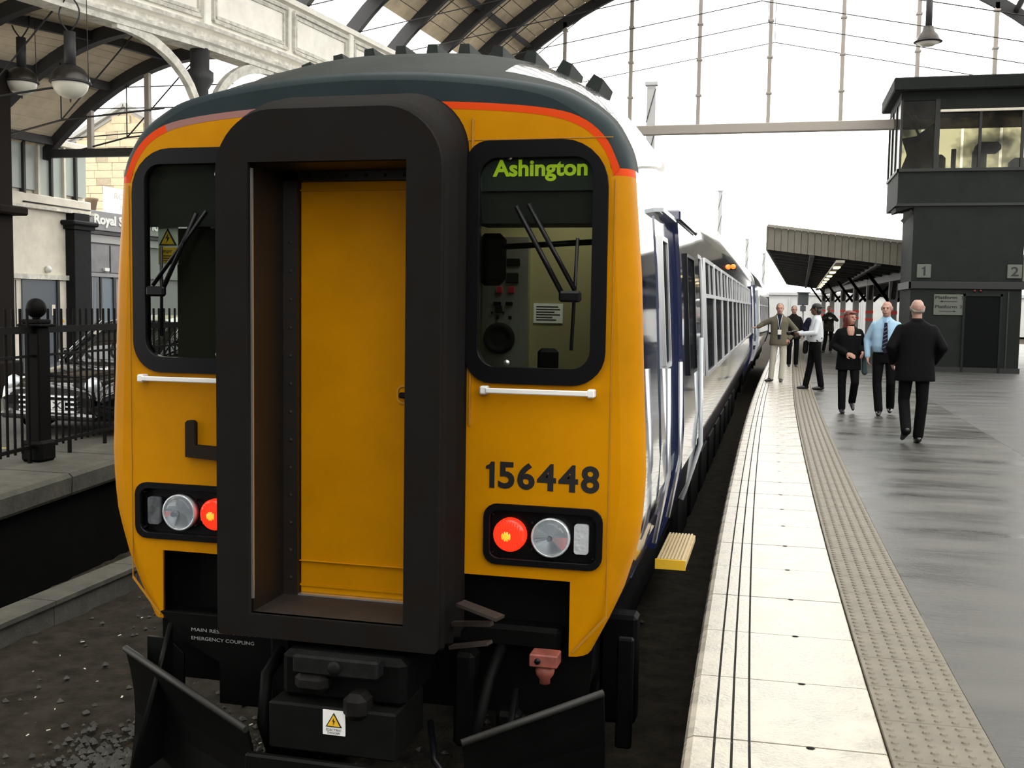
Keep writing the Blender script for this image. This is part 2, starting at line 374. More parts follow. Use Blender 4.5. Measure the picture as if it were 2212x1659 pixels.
b = B().tube([(-5.94, 3, -.02), (-6.04, 7, -.01), (-6.10, 9, .01), (-6.25, 14, -.02)], .022)
tag(b.obj('cable', BLK), 'dark cable running along the ground behind the kerb', 'cable')
for k, (x, y, s_) in enumerate([(-6.2, 7.35, .11), (-6.28, 7.7, .08), (-6.12, 8.15, .07)]):
    o = B().box(-s_, s_, -s_*.6, s_*.6, 0, s_*.6, c=.01).obj('brick', mat('old_brick', (.10, .045, .03), .9, noise=.4)); o.location = (x, y, -.19); o.rotation_euler = (0, 0, .5+k)
    tag(o, ['largest loose red brick behind the kerb', 'middle-sized loose brick behind the kerb', 'smallest loose brick behind the kerb, farthest back'][k], 'brick')
wl = root('wall_left', (-6.4, 9, -.2), kind='structure', label='sooty retaining wall with pale coping stones below the fence', cat='wall')
yy = [0, 3, 6.3, 7.45, 8.4, 9.31, 10.5, 12, 16, 20]
b = B()
for i in range(len(yy)-1):
    a, c = yy[i], yy[i+1]
    b.add([(wallx(a)-.12, a, .72), (wallx(c)-.12, c, .72), (wallx(c)-.12, c, -.2), (wallx(a)-.12, a, -.2)], [(0, 1, 2, 3)])
b.obj('wall_face', BRICKD, wl)
y = 2.6; k = 0
while y < 18:
    L = [1.55, 1.2, 1.75][k % 3]; q = []
    for t in (y+.012, y+L-.012):
        x = wallx(t)
        q.append([(x-.9, t, .70), (x-.02, t, .70), (x, t, .73), (x+random.uniform(-.015, .01), t, .88), (x-.03, t, PZ), (x-.9, t, PZ)])
    B().loft(q, smooth=False).obj('coping_stone', COPE, wl); y += L; k += 1
b = B()
for i in range(len(yy)-1):
    a, c = yy[i], yy[i+1]; b.add([(wallx(a)-.9, a, PZ-.02), (wallx(c)-.9, c, PZ-.02), (-15.2, c, PZ-.02), (-15.2, a, PZ-.02)], [(0, 1, 2, 3)])
b.add([(-7.8, 20, PZ-.02), (-7.8, 45, PZ-.02), (-15.2, 45, PZ-.02), (-15.2, 20, PZ-.02)], [(0, 1, 2, 3)])
tag(b.obj('road', ROAD), 'dark tarmac of the car park behind the fence', 'road', kind='structure')
tag(B().box(-50, -15.2, -10, 60, 0, PZ-.02).obj('bounce_ground', mat('bounce_pale', (.62, .58, .50), .8, noise=.2, nscale=2)), 'unseen pale ground added beyond the car park to bounce light', 'paving', kind='structure')  # unseen pale surface added to bounce light up to the side roof boards
b = B().box(-11.5, -8.2, 9.95, 10.02, PZ-.02, PZ-.016); tag(b.obj('parking_line', mat('line_yellow', (.35, .28, .05), .8)), 'thin yellow painted line on the car park tarmac', 'road marking')
# ================================================================== fence
def fx(y): return float(np.interp(y, [0, 6.3, 8, 9.22, 10.8, 12, 20], [-6.6, -6.78, -7.0, -7.2, -7.42, -7.5, -7.65]))
fence = root('iron_fence', (-7.2, 9.22, PZ), label='black iron railing fence with ball-topped post along the car park', cat='fence')
def run(y0, y1, n=6): return [y0+(y1-y0)*i/n for i in range(n+1)]
for z, r_, nme in ((2.24, .035, 'top_rail'), (1.98, .012, 'middle_rail'), (1.075, .018, 'bottom_rail')):
    b = B(); pts = run(4.0, 18, 14)
    for a, c in zip(pts[:-1], pts[1:]): b.obox((fx(a), a, z), (fx(c), c, z), .05 if r_ > .03 else .03, r_*2)
    b.obj(nme, BLK2, fence)
barm = B().box(-.011, .011, -.011, .011, 0, 1.42, c=.003).mesh('bar'); stay = B().box(-.015, .015, -.015, .015, 0, .17).mesh('foot_stay')
y = 4.06; k = 0
while y < 16:
    if abs(y-9.22) > .13:
        o = link(barm, 'bar', BLK2, fence); o.location = (fx(y), y, 1.03)
        if k % 6 == 3: o = link(stay, 'foot_stay', BLK2, fence); o.location = (fx(y), y, PZ)
    y += .128; k += 1
def fpost(y):
    x = fx(y); p = root('tmp')
    q = B().box(x-.085, x+.085, y-.085, y+.085, PZ, 2.27, c=.012).box(x-.125, x+.125, y-.125, y+.125, PZ, 1.13, c=.03).obj('post', BLK2, fence)
    B().box(x-.13, x+.13, y-.13, y+.13, 2.27, 2.30, c=.01).box(x-.10, x+.10, y-.10, y+.10, 2.30, 2.345, c=.01).lathe((x, y, 2.34), [(.04, 0), (.04, .03)], 16).obj('post_cap', BLK2, q)
    B().lathe((x, y, 2.455), [(.1*math.sin(math.pi*i/12)+.0005, -.1*math.cos(math.pi*i/12)) for i in range(13)], 20).obj('ball_finial', BLK2, q)
    bpy.data.objects.remove(p)
fpost(9.22)
# ================================================================== train, leading car
TX = -1.925; FY = 4.72
PR = [(1.13, .95), (1.215, 1.12), (1.28, 1.27), (1.325, 1.42), (1.345, 1.50), (1.357, 1.605), (1.364, 1.71), (1.367, 1.80), (1.360, 2.0), (1.347, 2.25), (1.327, 2.69), (1.297, 3.05), (1.290, 3.135), (1.287, 3.168),
      (1.272, 3.23), (1.240, 3.30), (1.165, 3.405), (1.02, 3.505), (.89, 3.553), (.64, 3.60), (.30, 3.635), (0.0, 3.645)]
def smooth_poly(p, n=3):
    q = []
    for i in range(len(p)-1):
        p0, p1, p2, p3 = p[max(i-1, 0)], p[i], p[i+1], p[min(i+2, len(p)-1)]
        for k in range(n):
            t = k/n; q.append(tuple(.5*(2*p1[c]+(p2[c]-p0[c])*t+(2*p0[c]-5*p1[c]+4*p2[c]-p3[c])*t*t+(3*p1[c]-p0[c]-3*p2[c]+p3[c])*t**3) for c in (0, 1)))
    return q+[p[-1]]
PB = PR[:14] + [(1.285, 3.24), (1.265, 3.33), (1.20, 3.47), (1.08, 3.60), (.92, 3.71), (.66, 3.83), (.32, 3.895), (0.0, 3.905)]
PR = PR[:13]+smooth_poly(PR[13:]); PB = PB[:13]+smooth_poly(PB[13:])
def sect(y, t, inset):
    r = []
    for (a, c), (d, e) in zip(PR, PB):
        u, z = a*(1-t)+d*t, c*(1-t)+e*t
        k = 1-inset/1.36; zz = z-inset*.55*max(0, (z-3.2)/.45)
        r.append((u*k, zz))
    full = [(-u, z) for u, z in r[:-1]] + r[::-1]
    return [(TX+u, y, z) for u, z in full]
def band(z):
    return 5 if z < 1.11 else 4 if z < 1.50 else 1 if z < 1.60 else 3 if z < 1.705 else 2 if z < 3.16 else 7 if z < 3.60 else 6
NP = len(PR)
def prof_z(k):   # mid z of profile edge k of the full section (0..2NP-2)
    full = [z for u, z in PR[:-1]] + [z for u, z in PR[::-1]]
    return (full[k]+full[k+1])/2
car = root('train_car', (TX, 16, 0), label='yellow-fronted diesel train car signed Ashington, nearest the camera', cat='train')
car['group'] = 'cars of the diesel train'
# nose corner (yellow / orange / slate) and roof dome
nose_secs = [sect(4.72, 0, .10), sect(4.728, 0, .06), sect(4.75, 0, .028), sect(4.785, 0, .008), sect(4.84, 0.02, 0)]
def nose_m(i, k):
    z = prof_z(k); return 0 if z < 3.135 else 1 if z < 3.17 else 2
bn = B().loft(nose_secs, closed=False, mfun=nose_m); bn.obj('nose_corner', [YEL, ORG, ROOFG if False else SLATE], car)
dome = [sect(4.84, .02, 0), sect(4.95, .25, 0), sect(5.1, .5, 0), sect(5.3, .76, 0), sect(5.5, .93, 0), sect(5.7, 1, 0)]
WIN_Y = (4.98, 5.50)
bodyM = [YEL, NAVY, SIDE, SIDEL, LILAC, PURPLE, ROOFG, ROOFS]
def body_m(i, k): return band(prof_z(k))
rest = [sect(y, 1, 0) for y in (8.0, 12, 16, 20, 24, 27.55, 27.7)]
b = B().loft(dome+rest, closed=False, mfun=lambda i, k: (6 if i < 1 and prof_z(k) > 3.17 else 1 if i == 0 and prof_z(k) < 3.16 and prof_z(k) > 1.71 else body_m(i, k)))
# cut the far-side cab window out of the shell
def in_cabwin(f):
    c = np.mean([b.v[i] for i in f], 0); return c[0] < TX-1 and 4.95 < c[1] < 5.5 and 2.2 < c[2] < 3.1
keep = [i for i, f in enumerate(b.f) if not in_cabwin(f)]
b.f = [b.f[i] for i in keep]; b.m = [b.m[i] for i in keep]; b.sm = [b.sm[i] for i in keep]
b.obj('body_shell', bodyM, car)
b = B(); e = sect(27.7, 1, 0); b.add(e, [list(range(len(e)))]); b.obj('rear_end', NAVY, car)
# roof ribs running along the roof
for u in (-.84, -.66, -.48, -.30, -.12, .06, .24, .42, .60, .78, .94):
    j = np.interp(abs(u), [p[0] for p in PB[::-1]][:24], [p[1] for p in PB[::-1]][:24]); z0 = float(j)
    sl = float(np.interp(abs(u)+.05, [p[0] for p in PB[::-1]][:24], [p[1] for p in PB[::-1]][:24])-z0)/.05*(1 if u > 0 else -1)
    q = []
    for y in (5.62, 5.95):
        q.append([(TX+u+dx-sl*dz*.9, y, z0+dx*sl+dz-.01) for dx, dz in ((-.046, -.06), (.046, -.06), (.026, .070), (-.026, .070))])
    B().loft(q, smooth=False).obj('roof_rib', ROOFG, car)
# flat front
def pinset(p, d=.10):
    u, z = p; k = 1-d/1.36; return (u*k, z-d*.55*max(0, (z-3.2)/.45))
PF = [pinset(p) for p in PR]
stripe_lo = [(1.205, 3.135), (1.185, 3.20), (1.150, 3.265), (1.09, 3.33), (1.00, 3.378), (.88, 3.408), (.70, 3.430), (.44, 3.448), (0, 3.465)]
stripe_hi = [(1.232, 3.168), (1.213, 3.215), (1.175, 3.29), (1.105, 3.362), (1.01, 3.412), (.885, 3.440), (.70, 3.462), (.44, 3.480), (0, 3.497)]
stripe_lo = smooth_poly(stripe_lo); stripe_hi = smooth_poly(stripe_hi)
edge_lo = [p for p in PF if p[1] <= 3.136]
edge_hi = [p for p in PF if p[1] > 3.16]
lowR = [(1.045, .95)] + edge_lo + stripe_lo
fullY = [(TX+u, z) for u, z in [(1.045, 1.30)] + lowR] + [(TX-u, z) for u, z in (lowR[:-1][::-1] + [(1.045, 1.30)])]
WINR = rrect(TX+.534, TX+1.186, 2.20, 3.297, [.15, .21, .10, .13], 7)
WINL = [(2*TX-x, z) for x, z in WINR]
LMR = rrect(TX+.644, TX+1.181, 1.369, 1.632, .055); LML = [(2*TX-x, z) for x, z in LMR]
DOORH = rrect(TX-.40, TX+.40, 1.05, 3.22, 0.0)
flat('front_panel', [fullY, WINR, WINL, LMR, LML, rrect(TX-.41, TX+.41, 1.302, 3.22, 0)], FY, FY+.03, YEL, car)
flat('front_stripe', [[(TX+u, z) for u, z in stripe_lo+stripe_hi[::-1]]], FY-.001, FY+.03, ORG, car)
L_ = [i for i in range(len(stripe_lo)) if i <= 12]; R_ = [i for i in range(len(stripe_lo)) if i >= 12]
flat('front_stripe', [[(TX-stripe_lo[i][0], stripe_lo[i][1]) for i in L_]+[(TX-stripe_hi[i][0], stripe_hi[i][1]) for i in L_[::-1]]], FY-.001, FY+.03, ORG, car)
flat('faded_stripe', [[(TX-stripe_lo[i][0], stripe_lo[i][1]) for i in R_]+[(TX-stripe_hi[i][0], stripe_hi[i][1]) for i in R_[::-1]]], FY-.001, FY+.03, PINK, car)['label'] = 'faded pink length of the front stripe'
up = stripe_hi + [(0, PF[-1][1])] + edge_hi[::-1][1:]
upl = [(TX+u, z) for u, z in edge_hi[:-1]] + [(TX, PF[-1][1])] + [(TX-u, z) for u, z in edge_hi[:-1][::-1]]
upl += [(TX-u, z) for u, z in stripe_hi[:-1]] + [(TX, stripe_hi[-1][1])] + [(TX+u, z) for u, z in stripe_hi[:-1][::-1]]
flat('front_roof_band', [upl], FY, FY+.03, SLATE, car)
# seams on the yellow front
SEAM = mat('seam_ochre', (.36, .16, .004), .6)
for s in (1, -1): B().box(TX+s*1.215-.002, TX+s*1.215+.002, FY-.004, FY+.001, 1.15, 3.12).obox((TX+s*1.215, FY-.002, 1.15), (TX+s*1.06, FY-.002, .97), .004, .012).obj('panel_seam', SEAM, car)
B().box(TX+.556, TX+.564, FY-.012, FY+.001, 2.0, 3.40).box(TX+.53, TX+1.2, FY-.003, FY+.001, 3.302, 3.306).obj('panel_seam', SEAM, car)
# windscreens
for s in (1, -1):
    m = lambda pts: [(TX+s*(x-TX), z) for x, z in pts]
    G_ = rrect(TX+.594, TX+1.118, 2.275, 3.221, .085, 6)
    wf = flat('windscreen_surround', [m(WINR), m(G_)], FY-.022, FY+.03, RUB, car)
    flat('windscreen_pane', [m(G_)], FY+.004, FY+.008, GLS, wf)
    B().lathe((TX+s*.73, FY-.002, 3.225 if s > 0 else 3.17), [(.014, 0), (.014, .006)], 12, 'Y').obj('fixing', STEEL, wf)
    B().lathe((TX+s*.73, FY-.002, 2.295), [(.014, 0), (.014, .006)], 12, 'Y').obj('fixing', STEEL, wf)
    # wiper
    wy = FY-.04
    if s > 0: P0, P1, P2, bt, bb = (TX+.795, 3.00), (TX+1.03, 2.60), (TX+1.035, 2.58), (TX+1.055, 2.86), (TX+1.035, 2.36)
    else: P0, P1, P2, bt, bb = (TX-.80, 2.98), (TX-1.035, 2.60), (TX-1.03, 2.60), (TX-1.02, 2.82), (TX-1.022, 2.38)
    w = B().tube([(P0[0]-.02, wy, P0[1]), (P1[0]-.03*s, wy-.01, P1[1])], .012).tube([(P0[0]+.035, wy, P0[1]+.01), (P1[0]+.02*s, wy-.01, P1[1]+.03)], .011)
    w.box(P1[0]-.05, P1[0]+.05, wy-.03, wy+.005, P1[1]-.025, P1[1]+.025, c=.01).obj('wiper', RUB, car)
    B().tube([(bt[0], wy+.012, bt[1]), (bb[0], wy+.012, bb[1])], .008).obj('wiper_blade', RUB, car)
# destination blind
bl = B().box(TX+.575, TX+1.14, FY+.02, FY+.16, 3.075, 3.245).obj('destination_blind', mat('blind_grey', (.032, .038, .038), .5), car)
text('destination_text', 'Ashington', TX+.648, TX+1.085, 3.117, 3.215, FY+.019, LIME, bl, bold=.03, depth=.002)
B().box(TX+.55, TX+1.16, FY+.035, FY+.06, 2.93, 3.075).box(TX+.55, TX+1.16, FY+.05, FY+.3, 2.93, 2.99).obj('blind_valance', CABD, car)
B().box(TX-1.16, TX-.55, FY+.035, FY+.05, 2.92, 3.26).obj('cab_valance', CABD, car)
# cab interior
cab = B().box(TX-1.24, TX+1.24, 6.1, 6.14, 1.4, 3.3).obj('cab_bulkhead', BEIGE, car)
B().box(TX-1.22, TX+1.22, FY+.05, 6.1, 1.3, 1.36).obj('cab_floor', CABD, car)
B().box(TX+.40, TX+.42, FY+.04, 5.2, 1.36, 3.3).obj('cab_partition', CABD, car)
B().box(TX-.46, TX-.44, FY+.04, 5.3, 1.36, 3.3).obj('cab_partition', CABD, car)
B().box(TX-1.24, TX-.44, 5.55, 5.57, 1.36, 3.3).obj('cab_bulkhead', mat('cab_brown', (.10, .085, .05), .7), car)
B().box(TX+.50, TX+1.2, FY+.06, FY+.42, 2.05, 2.215, c=.03).obj('desk', CABD, car)
B().box(TX-1.2, TX-.5, FY+.06, FY+.42, 2.05, 2.215, c=.03).obj('desk', CABD, car)
B().box(TX+.2, TX+1.22, 5.60, 5.62, 1.36, 3.25).obj('cab_wall', mat('cab_olive', (.27, .235, .115), .7), car)
cp = B().box(TX+.38, TX+.632, 5.55, 5.60, 2.22, 2.92).obj('control_panel', STEEL, car)
cpx = lambda px: 5.55*(-.268+(px-1062)*.00050)
cpz = lambda py: 2.84-(py-540)*.00245
for i, (px, py, w_, h_, mm) in enumerate([(1078, 592, .03, .036, NAVY), (1101, 596, .07, .055, GRIME), (1076, 622, .033, .036, 'r'), (1100, 622, .033, .036, 'r'), (1072, 652, .045, .02, RUB), (1096, 652, .04, .02, RUB), (1075, 664, .04, .04, GRIME), (1073, 682, .018, .018, RUB), (1098, 682, .018, .018, RUB), (1062, 672, .014, .014, RUB), (1085, 672, .014, .014, RUB), (1102, 562, .08, .04, RUB)]):
    B().box(cpx(px)-w_/2, cpx(px)+w_/2, 5.535, 5.55, cpz(py)-h_/2, cpz(py)+h_/2, c=.004).obj('button', mat('button_red', (.25, .01, .02), .4) if mm == 'r' else mm, cp)
B().lathe((cpx(1078), 5.52, cpz(728)), [(.085, .02), (.085, 0), (.062, -.01), (.058, .0), (.025, -.008), (.001, -.01)], 24, 'Y').obj('speaker_horn', GRIME, cp)
no = B().box(TX+.655, TX+.815, 5.592, 5.6, 2.465, 2.57).obj('notice', SIGNW, car)
b = B()
for i in range(6): b.box(TX+.67, TX+.67+[.12, .13, .10, .13, .09, .11][i], 5.590, 5.592, 2.555-.014*i-.005, 2.555-.014*i)
b.obj('notice_print', INK, no)
B().tube([(TX+.55, 4.95, 2.83), (TX+1.12, 4.95, 2.86)], .014).obj('sun_visor_rail', RUB, car)
B().box(TX+.52, TX+.66, 4.93, 5.0, 2.65, 2.9, c=.04).obj('cab_fan', RUB, car)
B().box(TX+.84, TX+.94, 4.86, 4.9, 2.2, 2.36, c=.02).obj('brake_handle', RUB, car)
# warning notice behind the far windscreen
wn = B().box(TX-1.095, TX-.985, 4.785, 4.79, 2.735, 2.925).obj('warning_notice', SIGNW, car)
flat('warning_triangle', [[(TX-1.09, 2.83), (TX-.99, 2.83), (TX-1.04, 2.915)]], 4.782, 4.785, INK, wn)
flat('warning_triangle', [[(TX-1.077, 2.836), (TX-1.003, 2.836), (TX-1.04, 2.90)]], 4.780, 4.783, SIGNY, wn)
flat('lightning_bolt', [[(TX-1.036, 2.888), (TX-1.050, 2.865), (TX-1.040, 2.865), (TX-1.046, 2.842), (TX-1.028, 2.870), (TX-1.038, 2.870)]], 4.778, 4.781, INK, wn)
B().box(TX-1.09, TX-.99, 4.782, 4.785, 2.742, 2.82).obj('warning_band', SIGNY, wn)
text('warning_text', 'Danger', TX-1.085, TX-1.015, 2.79, 2.812, 4.782, INK, wn, depth=.001)
b = B()
for i in range(3): b.box(TX-1.085, TX-1.0, 4.781, 4.782, 2.776-.012*i, 2.780-.012*i)
b.obj('warning_print', INK, wn)
B().box(TX-1.12, TX-.90, 5.00, 5.02, 2.22, 2.93).obj('cab_locker', mat('cab_locker_grey', (.05, .05, .035), .6), car)
# handrails
for s in (1, -1):
    x0, x1 = TX+s*.617, TX+s*1.148; a, c = min(x0, x1), max(x0, x1)
    h = B().box(a+.03, c-.03, FY-.062, FY-.048, 2.157, 2.181, c=.004).box(a, a+.035, FY-.055, FY, 2.150, 2.188, c=.006).box(c-.035, c, FY-.055, FY, 2.150, 2.188, c=.006)
    h.obj('front_handrail', WHITE, car)
# unit number
def one(name, x0, x1, z0, z1, y, material, parent, st=.5, depth=.003):
    w, h = x1-x0, z1-z0
    return flat(name, [[(x1-st*w, z0), (x1, z0), (x1, z1), (x1-st*.72*w, z1), (x1-st*w, z1-.10*h), (x0, z1-.17*h), (x0, z1-.28*h), (x1-st*w, z1-.28*h)]], y-depth, y, material, parent)
for ch, p0, p1 in (('1', 1050, 1069), ('5', 1077, 1113), ('6', 1119, 1157), ('4', 1162, 1203), ('4', 1208, 1250), ('8', 1256, 1295)):
    x0, x1 = TX+.640+(p0-1050)*.531/245, TX+.640+(p1-1050)*.531/245
    if ch == '1': one('unit_digit', x0, x1, 1.714, 1.836, FY, INK, car, .58)
    else: text('unit_digit', ch, x0, x1, 1.713, 1.838, FY-.0005, INK, car, bold=.03, depth=.002)
# lamp clusters
RLAMP = mat('tail_lamp_red', (.55, .01, .005), .25, emit=(1.0, .035, .01), estr=1.1); RHOT = mat('tail_lamp_core', (.8, .2, .02), .3, emit=(1.0, .30, .02), estr=1.6)
REFL = mat('lamp_reflector', (.66, .70, .74), .30, metal=.45, bump=.25, nscale=30, bscale=40); LENS = glass('lamp_lens', (.9, .93, .95), 1.2, .05)
for s in (1, -1):
    m = lambda pts: [(TX+s*(x-TX), z) for x, z in pts]
    cl = flat('lamp_cluster', [m(LMR)], FY+.03, FY+.045, RUB, car)
    flat('lamp_bezel', [m(rrect(TX+.634, TX+1.191, 1.359, 1.642, .062)), m(rrect(TX+.662, TX+1.163, 1.387, 1.614, .045))], FY-.016, FY+.03, RUB, cl)
    x = TX+s*.756; z = 1.497
    t = B().lathe((x, FY+.0, z), [(.078, .03), (.078, .0), (.070, -.010), (.05, -.016), (.02, -.018), (.001, -.018)], 28, 'Y').obj('tail_lamp', RLAMP, cl)
    bb_ = B()
    for i in range(-5, 6):
        hh = math.sqrt(max(0, .066**2-(i*.012)**2)); bb_.box(x+i*.012-.0022, x+i*.012+.0022, FY-.021, FY-.010, z-hh, z+hh)
    bb_.obj('lens_rib', RLAMP, t)
    B().lathe((x-.012, FY-.02, z-.005), [(.024, .004), (.022, 0), (.012, -.002), (.001, -.003)], 16, 'Y').obj('lamp_core', RHOT, t)
    x = TX+s*.950
    t = B().lathe((x, FY, z), [(.091, .03), (.091, -.008), (.083, -.010), (.075, .004), (.05, .020), (.045, .012), (.02, .014), (.001, .013)], 30, 'Y').obj('head_lamp', REFL, cl)
    B().lathe((x, FY, z), [(.083, -.008), (.06, -.015), (.03, -.018), (.001, -.019)], 28, 'Y').obj('head_lamp_lens', LENS, t)
    bb_ = B()
    for i in range(-6, 7):
        hh = math.sqrt(max(0, .078**2-(i*.0125)**2)); bb_.box(x+i*.0125-.001, x+i*.0125+.001, FY+.0, FY+.004, z-hh, z-hh*.45); bb_.box(x+i*.0125-.001, x+i*.0125+.001, FY, FY+.004, z+hh*.45, z+hh)
    bb_.obj('lens_rib', REFL, t)
    a, c = sorted((TX+s*1.060, TX+s*1.126))
    flat('marker_lamp', [rrect(a, c, 1.43, 1.568, .014)], FY-.004, FY+.03, REFL if s > 0 else mat('marker_dim', (.10, .11, .12), .3, noise=.7, nscale=14), cl)
    for (dx, dz) in ((.675, 1.41), (.675, 1.59), (.862, 1.435), (.862, 1.56), (1.148, 1.59), (1.148, 1.41)):
        B().lathe((TX+s*dx, FY-.001, dz), [(.006, .03), (.006, 0), (.003, -.003)], 8, 'Y').obj('screw', GRIME, cl)
# jumper bracket on the far side
flat('jumper_bracket', [[(TX-.894, 1.785), (TX-.53, 1.765), (TX-.53, 1.835), (TX-.845, 1.845), (TX-.845, 1.955), (TX-.858, 1.967), (TX-.882, 1.967), (TX-.894, 1.955)]], FY-.035, FY, mat('bracket_brown', (.018, .013, .009), .8, spec=.1), car)
# ------------------------------------------------------------------ gangway
gang = root('tmpg')
bpy.data.objects.remove(gang)
OUT0 = rrect(TX-.53, TX+.53, 1.03, 3.40, [.02, .27, .27, .02], 10); INN = rrect(TX-.372, TX+.372, 1.135, 3.172, 0)
def ring_z(off, ztop): return rrect(TX-.53-off, TX+.53+off, 1.03-off*.5, ztop, [.02, .27, .27, .02], 10)
fp = flat('gangway_faceplate', [OUT0, INN], 4.345, 4.39, GANG, car)
secs = []
for i, (yv, off, zt) in enumerate([(4.385, -.012, 3.40), (4.42, .012, 3.435), (4.46, -.005, 3.425), (4.52, .022, 3.475), (4.57, .002, 3.465), (4.63, .024, 3.505), (4.68, .006, 3.505), (4.725, .012, 3.52)]):
    secs.append([(x, yv, z) for x, z in ring_z(off, zt)])
B().loft(secs, caps=False).obj('gangway_bellows', GANG, car)
JAMB = mat('jamb_brown', (.008, .005, .0035), .5, noise=.5, nscale=6)
jb = B().box(TX-.405, TX-.372, 4.385, 4.78, 1.13, 3.20).box(TX+.372, TX+.405, 4.385, 4.78, 1.13, 3.20).box(TX-.405, TX+.405, 4.385, 4.78, 3.172, 3.205)
jb.box(TX-.372, TX-.30, 4.70, 4.74, 1.13, 3.172).box(TX+.30, TX+.372, 4.70, 4.74, 1.13, 3.172).box(TX-.372, TX+.372, 4.70, 4.74, 3.13, 3.172).obj('gangway_jamb', JAMB, car)
B().box(TX-.43, TX+.43, 4.36, 4.78, 1.075, 1.135, c=.008).obj('gangway_sill', RUST, car)
B().box(TX-.372, TX-.362, 4.372, 4.383, 1.2, 3.15).obj('jamb_edge', ALU, car)
bolt = B().lathe((0, 0, 0), [(.009, .006), (.009, 0), (.005, -.004)], 8, 'Y').mesh('bolt')
for i in range(15):
    o = link(bolt, 'bolt', RUST, car); o.location = (TX-.333, 4.697, 1.22+.135*i)
for i in range(6):
    o = link(bolt, 'bolt', RUST, car); o.location = (TX-.24+.095*i, 4.697, 3.15)
door = B().box(TX-.298, TX+.298, 4.735, 4.775, 1.14, 3.13, c=.004).box(TX-.298, TX+.298, 4.727, 4.736, 3.085, 3.092).box(TX-.298, TX+.298, 4.727, 4.736, 1.175, 1.185).obj('gangway_door', YEL, car)
flat('handle_recess', [rrect(TX+.195, TX+.298, 2.085, 2.175, .03), rrect(TX+.203, TX+.298, 2.093, 2.167, .024)], 4.729, 4.736, mat('recess_ochre', (.45, .2, .004), .6), door)
B().box(TX+.215, TX+.298, 4.70, 4.73, 2.115, 2.142, c=.005).obj('door_handle', GRIME, door)
B().box(TX-.298, TX+.298, 4.70, 4.735, 1.13, 1.142).obj('door_threshold', ALU, car)
# ------------------------------------------------------------------ below the gangway: headstock, coupler, pipes
flat('headstock', [[(TX-1.10, .6), (TX+1.10, .6), (TX+1.14, 1.0), (TX+1.27, 1.34), (TX-1.27, 1.34), (TX-1.14, 1.0)]], 4.86, 4.92, BLK, car)
B().box(TX-1.10, TX-.40, 4.80, 4.86, .80, .98).obj('headstock_plate', BLK, car)
flat('bogie_fairing', [[(TX-1.05, .99), (TX-.42, .99), (TX-.42, .55), (TX-.72, .55), (TX-.72, .76), (TX-.90, .84)]], 4.70, 4.78, BLK, car)
text('pipe_lettering', 'MAIN RESERVOIR PIPE', TX-.875, TX-.52, .905, .922, 4.699, mat('letter_grey', (.30, .30, .29), .7), car, depth=.001)
text('pipe_lettering', 'EMERGENCY COUPLING', TX-.875, TX-.53, .862, .879, 4.699, MATS['letter_grey'], car, depth=.001)
cpl = B().box(TX-.19, TX+.40, 4.30, 4.75, .78, 1.0, c=.03).obj('coupler', BLK, car)
B().box(TX-.10, TX+.30, 4.225, 4.31, .925, 1.01, c=.01).lathe((TX+.10, 4.222, .967), [(.03, .02), (.03, -.004), (.015, -.01)], 14, 'Y').obj('coupler_plate', mat('coupler_grey', (.009, .010, .0095), .6, spec=.1, noise=.5, nscale=14), cpl)
B().box(TX-.10, TX+.06, 4.22, 4.42, .83, .935, c=.035).obj('coupler_hook', GRIME, cpl)
B().box(TX+.14, TX+.25, 4.20, 4.36, .74, .86, c=.03).obj('coupler_pin', GRIME, cpl)
ex_ = B().box(TX-.22, TX+.38, 4.235, 4.62, .57, .785, c=.01).obj('electrical_coupler_box', mat('box_black', (.004, .004, .0038), .6, spec=.1, noise=.3), car)
stk = B().box(TX+.045, TX+.15, 4.229, 4.235, .665, .775).obj('hazard_sticker', SIGNW, ex_)
flat('warning_triangle', [[(TX+.060, .702), (TX+.135, .702), (TX+.0975, .766)]], 4.226, 4.229, INK, stk)
flat('warning_triangle', [[(TX+.068, .707), (TX+.127, .707), (TX+.0975, .757)]], 4.224, 4.227, SIGNY, stk)
flat('lightning_bolt', [[(TX+.100, .745), (TX+.092, .729), (TX+.098, .729), (TX+.095, .711), (TX+.105, .732), (TX+.099, .732)]], 4.222, 4.225, INK, stk)
text('sticker_text', 'ELECTRIC', TX+.062, TX+.132, .683, .693, 4.229, INK, stk, depth=.001); text('sticker_text', 'DANGER', TX+.068, TX+.126, .670, .679, 4.229, INK, stk, depth=.001)
def hose(pts, r, m_): return B().tube(pts, r, 8).obj('brake_hose', m_, car)
hose([(TX+.42, 4.6, .62), (TX+.50, 4.42, .52), (TX+.62, 4.36, .42), (TX+.76, 4.40, .40), (TX+.84, 4.55, .5)], .016, RUB)
hose([(TX-.32, 4.7, .95), (TX-.36, 4.5, .8), (TX-.34, 4.42, .6), (TX-.30, 4.46, .42)], .03, BLK)
hose([(TX+.72, 4.85, 1.0), (TX+.70, 4.6, .85), (TX+.66, 4.5, .6), (TX+.7, 4.6, .45)], .028, BLK)
for q_ in ((.52, .62, 4.62, 4.75, .5, .95), (.73, .84, 4.6, 4.7, .35, .70), (.45, 1.0, 4.75, 4.9, .95, 1.06), (-.40, -.28, 4.6, 4.8, .3, 1.0)): B().box(TX+q_[0], TX+q_[1], *q_[2:], c=.02).obj('coupling_bracket', BLK, car)
B().obox((TX+.60, 4.46, 1.235), (TX+.80, 4.40, 1.20), .07, .014).obox((TX+.55, 4.52, 1.12), (TX+.75, 4.44, 1.16), .03, .02).obox((TX+.55, 4.5, 1.02), (TX+.74, 4.45, 1.07), .05, .015).obj('release_lever', RUST, car)
